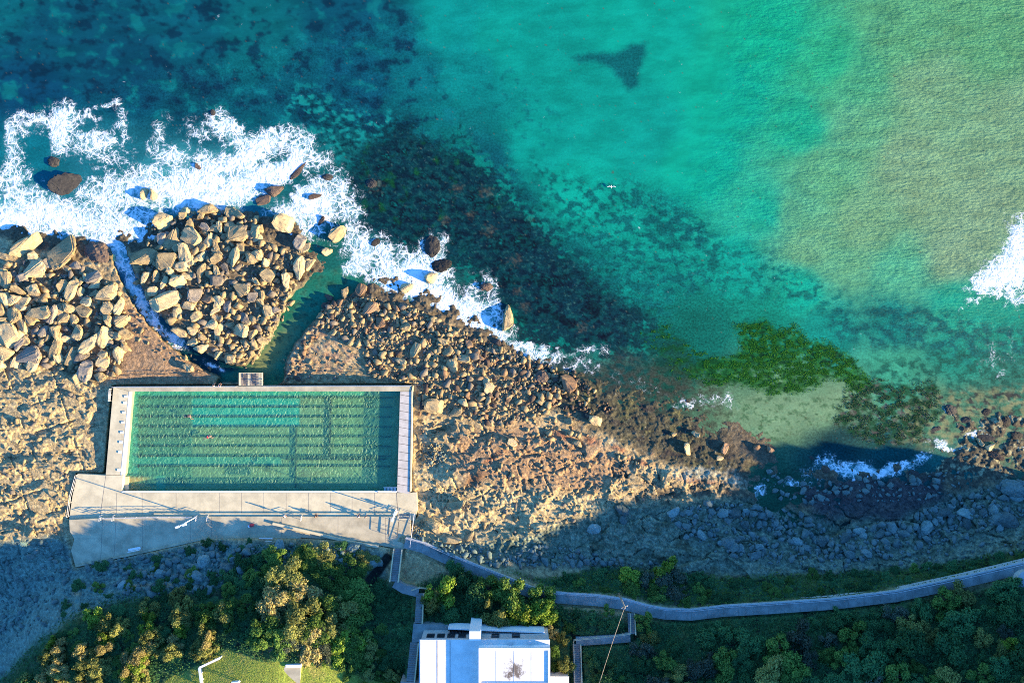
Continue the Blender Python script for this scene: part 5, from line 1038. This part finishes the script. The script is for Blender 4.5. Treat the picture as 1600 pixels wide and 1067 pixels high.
GRP = [  # outline, label, group
(PILE_L, 'sandstone boulder in the jumbled heap left of the narrow channel', 'boulders heaped left of the channel'),
(PILE_C, 'sandstone boulder in the heap between the narrow channel and the green inlet', 'boulders heaped between channel and inlet'),
(PILE_R, 'small sandstone boulder in the rubble field above the right half of the pool', 'boulders in the rubble field'),
([(840, 780), (1680, 700), (1680, 900), (640, 900), (640, 845)], 'shade tinted boulder lying in the shaded shore below the footpath', 'boulders in the shaded shore'),
([(820, 570), (1250, 580), (1250, 800), (640, 830), (645, 640)], 'small rock casting a dark shadow on the flat sunlit shelf', 'rocks on the sunlit shelf'),
([(1230, 560), (1700, 560), (1700, 750), (1230, 760)], 'dark reef rock awash in the shallows at the right', 'reef rocks in the right shallows'),
([(-50, 100), (1000, 100), (1000, 560), (-50, 560)], 'wet rock awash in the white foam along the shore', 'rocks awash in the foam'),
([(-200, -200), (1900, -200), (1900, 1300), (-200, 1300)], 'weathered rock lying on the sandstone shore', 'rocks on the sandstone shore')]
nb_ = 0; used_xy = []
def place_rock(x, y, L, Wd, tilt, k, label):
    global nb_
    if k == 'g' and y < 640: k = 'n'
    if k == 'd' and L < 60: L, Wd = L * .72, Wd * .72
    tz = zat_soft(x, y, 2); tz = max(tz, -0.12); s = K * (H - tz) / H; hx_, hy_ = L * s / 2, Wd * s / 2
    hz_ = min(hx_, hy_) * random.uniform(.75, 1.05) * (.38 if k == 'd' else .75 if k == 'b' else 1); hz_ = min(hz_, 1.25) * (.62 if L >= 60 and k == 'd' else 1)
    o = bpy.data.objects.new('boulder', PROTO[k][nb_ % 7]); COLL.objects.link(o)
    o.location = W(x, y, tz + hz_ * (.22 if k in 'togn' else -.1)); o.scale = (hx_ * 1.06, hy_ * 1.06, hz_)
    o.rotation_euler = (random.uniform(-.22, .22), random.uniform(-.22, .22), R(-tilt) + random.choice((0, math.pi)))
    if label: tag(o, label, 'boulder')
    else:
        for poly, lb, g in GRP:
            if inside(poly, x, y): tag(o, lb, 'boulder', g); break
    nb_ += 1; used_xy.append((x, y, (L + Wd) / 4))
for q in BIG: place_rock(*q)
# fill the heaps; the largest become boulders of their own, the rest is loose rubble
def darts(poly, n_, smin, smax, pw, over=.52):
    xs = [q[0] for q in poly]; ys = [q[1] for q in poly]; out = []; cell = {}
    for q in used_xy: cell.setdefault((int(q[0] // 30), int(q[1] // 30)), []).append(q)
    for it in range(n_ * 14):
        if len(out) >= n_: break
        t = min(it / (n_ * 6), 1); r = (smin + (smax - smin) * random.random() ** pw * (1 - .6 * t)) / 2
        x, y = random.uniform(min(xs), max(xs)), random.uniform(min(ys), max(ys))
        if not inside(poly, x, y): continue
        gx_, gy_ = int(x // 30), int(y // 30); ok = True
        for a in (-1, 0, 1):
            for b_ in (-1, 0, 1):
                for q in cell.get((gx_ + a, gy_ + b_), ()):
                    if (q[0] - x) ** 2 + (q[1] - y) ** 2 < ((q[2] + r) * over) ** 2: ok = False; break
        if ok: cell.setdefault((gx_, gy_), []).append((x, y, r)); out.append((x, y, r * 2))
    return out
fill = []
for poly, n_, a, b_, pw, kinds in ((PILE_L, 420, 4.5, 26, 1.9, 'ttttnn'), (PILE_C, 520, 4, 22, 2.0, 'tttttnn'), (PILE_R, 1500, 3.2, 15, 2.6, 'tttttnob'),
        ([(1040, 800), (1120, 780), (1180, 790), (1250, 800), (1300, 830), (1400, 815), (1480, 780), (1640, 740), (1640, 800), (1480, 850), (1400, 870), (1240, 885), (1150, 870), (1080, 850)], 420, 4, 19, 2.0, 'g'),
        ([(650, 842), (700, 838), (760, 860), (850, 850), (1000, 880), (1050, 880), (900, 885), (780, 885), (700, 868)], 160, 4, 14, 1.8, 'g'),
        ([(1180, 730), (1240, 745), (1300, 748), (1400, 742), (1500, 735), (1500, 775), (1300, 790), (1220, 780)], 130, 3, 13, 2.2, 'g'), ([(460, 465), (425, 530), (388, 575), (370, 572), (412, 525), (440, 466)], 60, 3.5, 13, 1.8, 'ttn'), ([(515, 470), (478, 520), (456, 553), (446, 592), (466, 592), (478, 552), (502, 516), (540, 472)], 70, 3, 11, 1.8, 'tnob'),
        ([(170, 440), (200, 440), (240, 500), (280, 540), (330, 575), (320, 585), (250, 560), (200, 520)], 70, 2.5, 9, 2.2, 'tno'), ([(440, 560), (500, 520), (560, 550), (620, 590), (560, 598), (440, 596)], 60, 2.5, 7, 2.2, 'tno'),
        ([(660, 720), (800, 680), (1000, 720), (1100, 770), (960, 790), (850, 835), (690, 840)], 260, 2.5, 9, 2.6, 'ttn'), ([(0, 580), (110, 590), (160, 640), (155, 740), (105, 800), (105, 850), (0, 850)], 160, 2.5, 10, 2.6, 'ttn'),
        ([(655, 640), (760, 650), (870, 650), (920, 680), (800, 700), (700, 690), (655, 700)], 90, 3.5, 10, 2.2, 'ttto'), ([(655, 700), (690, 690), (700, 715), (670, 730)], 90, 2.5, 5, 1.5, 'tg'),
        ([(640, 815), (660, 815), (664, 850), (645, 846)], 80, 2.5, 5, 1.5, 'tg'),
        ([(820, 560), (900, 580), (960, 640), (900, 660), (840, 630)], 120, 3, 9, 2.2, 'bbto'), ([(400, 470), (440, 470), (420, 530), (380, 570), (350, 560)], 60, 4, 10, 1.5, 't'),
        ([(1250, 830), (1480, 800), (1640, 790), (1640, 860), (1450, 890), (1250, 890)], 120, 3, 9, 1.6, 'g'), ([(120, 880), (330, 850), (560, 850), (600, 880), (400, 880), (330, 925), (200, 930)], 300, 3, 18, 1.9, 'g'), ([(0, 850), (105, 845), (112, 885), (120, 935), (60, 985), (0, 1010)], 140, 2.5, 12, 2.4, 'g')):
    d = darts(poly, n_, a, b_, pw); fill += [(x, y, s, random.choice(kinds)) for x, y, s in d]
fill.sort(key=lambda q: -q[2])
NI = 300 - len(BIG)
for x, y, s, k in fill[:NI]: place_rock(x, y, s * random.uniform(1.05, 1.4), s * random.uniform(.75, 1), random.uniform(0, 180), k, None)
# rubble too small and too many to count
rub = {k: ([], []) for k in 'tbogn'}
protoL = []
for i in range(8):
    bm = bmesh.new(); r_ = random.Random(300 + i)
    for _ in range(13):
        v = Vector((r_.uniform(-1, 1), r_.uniform(-1, 1), r_.uniform(-1, 1))); v = v / max(map(abs, v)) * .6 + v.normalized() * .4; bm.verts.new(v)
    rs = bmesh.ops.convex_hull(bm, input=bm.verts); bmesh.ops.delete(bm, geom=[g for g in rs['geom_interior'] if isinstance(g, bmesh.types.BMVert)], context='VERTS')
    bmesh.ops.triangulate(bm, faces=bm.faces); bm.verts.index_update()
    protoL.append((np.array([v.co[:] for v in bm.verts]), np.array([[v.index for v in f_.verts] for f_ in bm.faces]))); bm.free()
for x, y, s, k in fill[NI:]:
    V, F = protoL[random.randrange(8)]; tz = max(zat_soft(x, y, 1), -.1); h_ = s * K * (H - tz) / H / 2; a = random.uniform(0, 6.28); ca, sa = math.cos(a), math.sin(a)
    q = V * np.array([h_ * random.uniform(1, 1.4), h_ * random.uniform(.8, 1.05), h_ * random.uniform(.6, 1)]); q = np.stack([q[:, 0] * ca - q[:, 1] * sa, q[:, 0] * sa + q[:, 1] * ca, q[:, 2]], -1) + np.array(W(x, y, tz + h_ * .2))
    vs_, fs = rub[k]; off = sum(len(t) for t in vs_); vs_.append(q); fs.append(F + off)
for k, nm, lb in (('t', 'rubble', 'loose tan stones between the boulders of the heaps'), ('b', 'rubble', 'loose brown stones on the weedy edge of the shore'), ('n', 'rubble', 'loose brown grey stones between the boulders'), ('o', 'rubble', 'loose rusty stones among the rubble'), ('g', 'rubble', 'loose shade tinted stones on the shaded shore')):
    if rub[k][0]:
        o = link(nm, from_np(nm, np.concatenate(rub[k][0]), np.concatenate(rub[k][1])), RM[k]); tag(o, lb, 'stones', None, 'stuff')

# ------------------------------------------------------------------ planting
def leaf_mat(name, c1, c2, c3):
    m, n, l, b = mat(name); g = n.new('ShaderNodeNewGeometry'); oi = n.new('ShaderNodeObjectInfo')
    r = g.outputs['Random Per Island']; c = mixrgb(n, l, smooth(n, l, r, 0, .6), c1, c2); c = mixrgb(n, l, smooth(n, l, r, .8, 1.0), c, c3)
    k = smooth(n, l, oi.outputs['Random'], 0., 1., .7, 1.3); cb = n.new('ShaderNodeCombineColor'); [l.new(k, cb.inputs[i]) for i in range(3)]
    cc = mixrgb(n, l, 1.0, c, cb.outputs[0], 'MULTIPLY'); l.new(cc, b.inputs['Base Color']); b.inputs['Roughness'].default_value = .6; b.inputs['Specular IOR Level'].default_value = .04
    t_ = n.new('ShaderNodeBsdfTranslucent'); l.new(cc, t_.inputs['Color']); mx_ = n.new('ShaderNodeMixShader'); mx_.inputs[0].default_value = .35
    l.new(b.outputs[0], mx_.inputs[1]); l.new(t_.outputs[0], mx_.inputs[2]); l.new(mx_.outputs[0], n['Material Output'].inputs['Surface']); return m
LM = dict(green=leaf_mat('green_leaves', (.06, .13, .03), (.13, .22, .045), (.22, .29, .07)), olive=leaf_mat('olive_leaves', (.14, .17, .05), (.25, .26, .075), (.34, .32, .10)),
          tan=leaf_mat('dry_leaves', (.23, .19, .08), (.37, .31, .12), (.30, .31, .08)), dark=leaf_mat('dark_leaves', (.04, .13, .05), (.07, .175, .06), (.12, .20, .07)),
          bright=leaf_mat('bright_leaves', (.12, .21, .03), (.22, .32, .04), (.33, .36, .08)), grey=leaf_mat('grey_green_leaves', (.06, .085, .055), (.10, .125, .08), (.20, .20, .14)))
M_BARK = simple('bark', (.10, .075, .055), .9, .25, 3)
def leaf_quads(P, Nrm, size, r_):
    n_ = len(P); t = r_.normal(size=(n_, 3)); t -= Nrm * (t * Nrm).sum(1, keepdims=True); t /= np.linalg.norm(t, axis=1, keepdims=True) + 1e-9; bt = np.cross(Nrm, t)
    a = (size * r_.uniform(.6, 1.3, n_))[:, None]; w_ = a * .55
    co_ = np.stack([P - t * a, P + bt * w_, P + t * a, P - bt * w_], 1).reshape(-1, 3); return co_, np.arange(n_ * 4).reshape(-1, 4)
def crown_mesh(seed, flat, nl, n_leaf, leaf, spiky=False):
    r_ = np.random.default_rng(seed); lobes = []
    for i in range(nl):
        a = r_.uniform(0, 6.28); d = r_.uniform(.15, .95) if i else 0; lobes.append((d * math.cos(a) * 1.1, d * math.sin(a) * .9, flat * r_.uniform(.25, .95) * (1 - .45 * d), r_.uniform(.16, .40)))
    L = np.array(lobes); k = r_.choice(nl, n_leaf, p=L[:, 3] ** 2 / (L[:, 3] ** 2).sum()); d = r_.normal(size=(n_leaf, 3)); d[:, 2] = np.abs(d[:, 2]) * .9 - .25; d /= np.linalg.norm(d, axis=1, keepdims=True)
    rad = L[k, 3][:, None] * (r_.uniform(0, 1, (n_leaf, 1)) ** .35) * (1 + .35 * r_.normal(size=(n_leaf, 1)) * .5); P = L[k, :3] + d * rad * np.array([1, 1, .85]); P[:, 2] = np.maximum(P[:, 2], .02)
    N_ = d * .9 + r_.normal(size=(n_leaf, 3)) * .55 + np.array([0, 0, .25]); N_ /= np.linalg.norm(N_, axis=1, keepdims=True)
    co_, fc = leaf_quads(P, N_, leaf, r_); return from_np('crown', co_, fc), L
def trunk_mesh(L):
    mb = MB(); mb.tube((0, 0, -.4), (0, 0, .25), .085, .06, 7)
    for q in L: mb.tube((0, 0, .12), (q[0], q[1], q[2]), .045, .012, 5)
    me = bpy.data.meshes.new('trunk'); me.from_pydata(mb.v, [], mb.f); me.update(); me.materials.append(M_BARK); return me
VAR = {}
for j, k in enumerate(LM):
    VAR[k] = []
    for i in range(4):
        cm, L = crown_mesh(400 + 10 * j + i, .95, 15 + 2 * i, 4800, .072 if k != 'grey' else .06); cm.materials.append(LM[k]); VAR[k].append((cm, trunk_mesh(L)))
nv = 0
def plant(px, py, r, k, label, group=None, hgt=None, kind='shrub', cat='shrub', zz=None):
    """r: radius in photo pixels, hgt: height in metres"""
    global nv
    tz = zat_soft(px, py, 4) if zz is None else zz
    rm = r * K * (H - tz) / H; hgt = hgt or rm * 1.2
    f = (H - tz) / (H - tz - hgt * .6); bx, by = 800 + (px - 800) / f, 533.5 + (py - 533.5) / f      # the crown, not the root, sits at the spot
    tz = zat_soft(bx, by, 4) if zz is None else zz
    root = empty(kind, W(bx, by, tz - .05), label, cat, group); root.rotation_euler.z = random.uniform(0, 6.28); root.scale = (rm * random.uniform(.85, 1.4), rm * random.uniform(.85, 1.25), hgt)
    cm, tm = VAR[k][nv % 4]; nv += 1
    for nm, me in (('crown', cm), ('trunk', tm)):
        o = bpy.data.objects.new(nm, me); COLL.objects.link(o); o.parent = root
PL_HAND = [(688,930,26,'bright',3.8,'bright yellow green tree standing beside the middle stairway','tree'),(675,945,18,'olive',3.6,'olive tree crown leaning against the lower side of the bright tree','tree'),(765,925,20,'green',3.4,'slim green tree left of the rounded tree clump above the house','tree'),(758,942,14,'olive',3.4,None,'tree'),(800,940,30,'green',3.9,'broad round green tree directly above the house','tree'),(812,962,22,'bright',3.6,'light green tree just above the white balcony wall','tree'),(846,938,20,'green',3.5,'small green tree close under the bend of the footpath','tree'),(850,962,20,'bright',3.4,'yellowish tree at the right end of the clump above the house','tree'),(780,968,18,'olive',3.2,None,'tree'),(725,910,22,'dark',2.4,None,'shrub'),(735,945,24,'dark',2.6,None,'shrub'),(700,965,20,'dark',1.8,None,'shrub'),(712,895,18,'dark',1.4,None,'shrub'),
(985,900,16,'bright',2.4,'bright leafy shrub on the slope left of the pale grass tuft','shrub'),(1038,892,18,'bright',2.4,'bright leafy shrub at the top of the slope above the footpath','shrub'),(1010,905,15,'grey',1.8,None,'shrub'),(1040,915,20,'grey',2.0,'wispy grey green shrub between the footpath and the rocks','shrub'),(1062,930,14,'grey',1.6,None,'shrub'),(1025,925,16,'green',1.5,None,'shrub'),(985,918,13,'green',1.5,None,'shrub'),
(1580,1012,12,'bright',2.6,'small sunlit shrub in the dark scrub near the right edge','shrub'),
(1008,975,16,'green',2.2,None,'shrub')]
for x, y, r, k, h_, lb, kd in PL_HAND:
    plant(x, y, r, k, lb or ('leafy green tree in the clump above the house' if kd == 'tree' else 'low leafy shrub on the slope beside the footpath'), None if lb else ('trees above the house' if kd == 'tree' else 'shrubs beside the footpath'), h_, kd, kd)
WAYS = [PATH, PATH2, LANDING, [(622, 858, 0), (616, 911, 0)], [(656, 926, 0), (653, 975, 0)], [(648, 1003, 0), (642, 1070, 0)], [(985, 955, 0), (987, 993, 0)], [(900, 1000, 0), (903, 1090, 0)]]
def scatter(poly, n_, rmin, rmax, kinds, label, group, hmul=(.9, 1.5), over=.8, kind='shrub'):
    used_xy.clear()
    for x, y, s in darts(poly, n_, rmin * 2, rmax * 2, 1.2, over):
        if min(line_field(np.array([x]), np.array([y]), q)[0][0] - 8 - .75 * s / 2 for q in WAYS) < 0: continue
        plant(x, y, s / 2, random.choice(kinds), label, group, s / 2 * K * random.uniform(*hmul), kind, kind)
def row(pts, kinds, r0, r1, hg, label, group, kind='shrub', jit=4):
    """shrubs growing in a run down the slope"""
    P = [Vector((a, b_)) for a, b_ in pts]
    for a, b_ in zip(P[:-1], P[1:]):
        n_ = max(1, int((b_ - a).length / (.95 * (r0 + r1) / 2)))
        for i in range(n_):
            q = a.lerp(b_, (i + random.random() * .5) / n_); plant(q.x + random.uniform(-jit, jit), q.y, random.uniform(r0, r1), random.choice(kinds), label, group, random.uniform(*hg), kind, kind)
ROWS = [([(80, 1000), (72, 1040), (70, 1085)], ['tan', 'olive', 'bright']), ([(88, 1008), (90, 1080)], ['tan', 'olive']), ([(130, 1020), (126, 1080)], ['tan', 'olive']), ([(148, 965), (165, 975), (160, 1010), (150, 1045), (147, 1085)], ['bright', 'olive', 'tan', 'olive']), ([(182, 975), (178, 1000)], ['green', 'olive']),
        ([(205, 1030), (192, 1085)], ['tan', 'olive']), ([(225, 945), (232, 965), (230, 1000), (212, 1040), (215, 1080)], ['bright', 'olive', 'tan']), ([(240, 990), (235, 1020)], ['grey', 'olive']), ([(268, 935), (285, 945), (282, 970), (270, 1000), (262, 1030)], ['bright', 'tan', 'olive', 'olive']), ([(315, 950), (322, 965), (318, 1000), (330, 1012), (300, 1030)], ['green', 'olive', 'tan', 'olive']), ([(352, 950), (357, 975), (352, 990)], ['olive', 'green']), ([(205, 1055), (198, 1078)], ['green', 'bright']), ([(40, 1060), (35, 1085)], ['dark', 'olive'])]
for p_, k_ in ROWS: row(p_, k_, 10, 16, (1.9, 2.8), 'sunlit shrub growing in a run down the lower left slope', 'shrubs on the lower left slope')
scatter([(40, 1060), (100, 975), (200, 940), (320, 925), (345, 1000), (250, 1045), (60, 1080)], 34, 9, 16, ['dark', 'dark', 'green'], 'dark low shrub between the sunlit runs on the lower left slope', 'shaded shrubs on the lower left slope', (.4, .7), .9)
scatter([(125, 890), (230, 868), (330, 846), (540, 852), (590, 880), (480, 872), (400, 880), (330, 915), (200, 925), (110, 960), (60, 1010), (100, 930)], 34, 6, 14, ['dark', 'green', 'dark'], 'dark low shrub clinging to the shaded rocks behind the terrace', 'shrubs on the rocks behind the terrace', (.4, .9), .9)
scatter([(340, 920), (380, 872), (430, 872), (402, 960), (395, 1005), (360, 1005), (365, 960)], 24, 11, 20, ['dark', 'dark', 'green'], 'dark shaded shrub on the slope behind the terrace', 'shaded shrubs behind the terrace', (.7, 1.1), .75)
THICK = [(452,905,24,'olive',1.9),(480,925,26,'tan',2.2),(512,905,22,'green',1.8),(545,925,24,'green',1.7),(440,935,24,'tan',2.6),(465,960,28,'olive',2.6),(500,955,26,'green',2.6),(535,958,26,'olive',2.6),(562,950,22,'green',2.3),(455,985,26,'olive',2.8),(480,990,24,'green',2.4),(522,990,26,'olive',2.4),(548,985,24,'green',2.4),(565,1000,20,'green',2.2),(410,1000,20,'green',2.4),(435,1004,20,'green',2.2),(445,1008,16,'grey',2.0),(482,1006,22,'tan',2.2),(500,1010,20,'grey',2.1),(540,1008,24,'bright',2.4),(556,1028,20,'green',2.2),(420,985,22,'green',2.6),(400,1000,18,'green',2.2),(575,1020,18,'olive',2.0),(524,1026,16,'bright',1.9),(545,1044,15,'green',1.7),(425,905,20,'olive',2.2),(475,885,20,'green',1.2),(500,880,18,'olive',1.1),(545,895,18,'green',1.2),(490,868,20,'olive',1.2),(470,870,16,'green',1.1),(572,878,16,'olive',.9),(425,960,22,'tan',2.4)]
for x, y, r, k, h_ in THICK: plant(x, y, r * 1.08, k, 'leafy sunlit tree in the thicket left of the stairways', 'trees in the thicket left of the stairways', h_, 'tree', 'tree')
scatter([(590, 920), (640, 930), (640, 1060), (580, 1055), (590, 1000)], 14, 8, 16, ['dark', 'dark', 'green'], 'dark low shrub between the thicket and the stairways', 'shrubs between thicket and stairways', (.4, .8))
scatter([(560, 1040), (640, 1050), (640, 1075), (560, 1075)], 8, 8, 13, ['green', 'bright', 'olive'], 'green shrub at the end of the lawn beside the house stairs', 'shrubs at the lawn end', (.9, 1.3))
scatter([(862, 985), (892, 1000), (893, 1056), (864, 1054)], 10, 8, 13, ['olive', 'tan', 'green'], 'olive shrub squeezed between the house and the right stairway', 'shrubs right of the house', (1.2, 1.8))
scatter([(870, 955), (975, 958), (978, 984), (900, 990), (870, 975)], 18, 8, 15, ['dark', 'green', 'dark'], 'dark shrub in the pocket between footpath and link path', 'shrubs in the path pocket', (.8, 1.2))
scatter([(860, 905), (960, 890), (1090, 895), (1120, 935), (1060, 942), (970, 922), (890, 922)], 24, 7, 15, ['green', 'dark', 'green', 'dark'], 'green shrub on the bank between the rocks and the footpath', 'shrubs on the bank below the footpath', (.6, 1.1))
scatter([(1110, 905), (1300, 898), (1450, 885), (1600, 862), (1600, 872), (1400, 915), (1200, 940), (1110, 944)], 34, 6, 13, ['dark', 'green', 'dark'], 'low shrub lining the seaward side of the right hand footpath', 'low shrubs lining the footpath', (.4, .7))
scatter([(920, 1000), (1000, 968), (1100, 975), (1250, 970), (1400, 955), (1590, 915), (1620, 1080), (920, 1080)], 92, 12, 30, ['dark', 'dark', 'dark', 'green', 'grey', 'dark', 'olive'], 'dark shaded shrub in the wide scrub below the footpath', 'shrubs in the shaded scrub', (.8, 1.3), .72)
# low cover that nobody could count
def cover(name, polys, n_, size, lift, m, label, cat, keepfn=None, seed=5, rough=.5):
    r_ = np.random.default_rng(seed); xs = [q[0] for p_ in polys for q in p_]; ys = [q[1] for p_ in polys for q in p_]
    x = r_.uniform(max(min(xs), -40), min(max(xs), 1640), n_); y = r_.uniform(min(ys), min(max(ys), 1110), n_); k = np.zeros(n_, bool)
    for p_ in polys: k |= mask(x, y, p_, 14 if cat == 'seaweed' else 4, 9, 20, 140) > r_.uniform(.15, .85, n_)
    if keepfn is not None: k &= keepfn(x, y, r_)
    x, y = x[k], y[k]; z = (zat(x, y) if cat != 'seaweed' else np.zeros(len(x))) + r_.uniform(0, 1, len(x)) ** 2 * lift
    f = K * (H - z) / H; P = np.stack([(x - 800) * f, -(y - 533.5) * f, z], -1); N_ = r_.normal(size=P.shape) * rough + np.array([0, 0, 1.0]); N_ /= np.linalg.norm(N_, axis=1, keepdims=True)
    co_, fc = leaf_quads(P, N_, size, r_); tag(link(name, from_np(name, co_, fc), m), label, cat, None, 'stuff')
def offpath(x, y, r_):
    k = np.ones(len(x), bool)
    for pts, w in ((PATH, 11), (PATH2, 9), (LANDING, 9), ([(622, 858, 0), (616, 911, 0)], 9), ([(656, 926, 0), (653, 975, 0)], 9), ([(648, 1003, 0), (642, 1070, 0)], 9), ([(985, 955, 0), (987, 993, 0)], 9), ([(900, 1000, 0), (903, 1090, 0)], 9), ([(575, 905, 0), (604, 868, 0)], 5)):
        k &= line_field(x, y, pts)[0] > w
    k &= ~((x > 640) & (x < 895) & (y > 972)); k &= fbm(x / 22, y / 22, 3, 141) > -.45 + .3 * r_.random(len(x)); return k
def offlawn(x, y, r_): return offpath(x, y, r_) & (mask(x, y, LAWN, 4, 4, 18, 17) < .4) & ~((mask(x, y, [(110, 885), (330, 840), (560, 848), (600, 870), (420, 885), (330, 925), (200, 935), (60, 1010)], 6, 8, 22, 19) > .5) & (r_.random(len(x)) < .6))
cover('ground_cover', [GREEN_S], 150000, .17, .5, LM['dark'], 'dense dark creepers and low plants covering the slope', 'ground cover', offlawn)
cover('ground_cover', [GREEN_N], 26000, .15, .35, LM['green'], 'green creepers on the bank beside the footpath', 'ground cover', offpath, 6)
cover('grass', [LAWN], 50000, .07, .05, leaf_mat('lawn_grass', (.22, .30, .05), (.33, .37, .08), (.44, .38, .15)), 'short sunlit lawn grass', 'grass', lambda x, y, r_: ~((x > 436) & (x < 474)), 7, .22)
cover('seaweed', [WEED1, [(1000, 520), (1040, 505), (1090, 550), (1150, 575), (1130, 610), (1060, 590)]], 110000, .085, .08, leaf_mat('weed_fronds', (.014, .13, .018), (.035, .21, .022), (.12, .31, .03)), 'bright green seaweed bed floating at the surface', 'seaweed', lambda x, y, r_: fbm(x / 15, y / 9, 4, 142) > -.03 + .25 * sstep(1180, 1050, x), 8, .25)
cover('seaweed', [WEED2], 34000, .09, .12, leaf_mat('dark_fronds', (.012, .055, .025), (.03, .10, .035), (.14, .10, .10)), 'dark patchy seaweed over the reef right of the pale flat', 'seaweed', lambda x, y, r_: fbm(x / 14, y / 11, 4, 143) > .02, 9, .3)
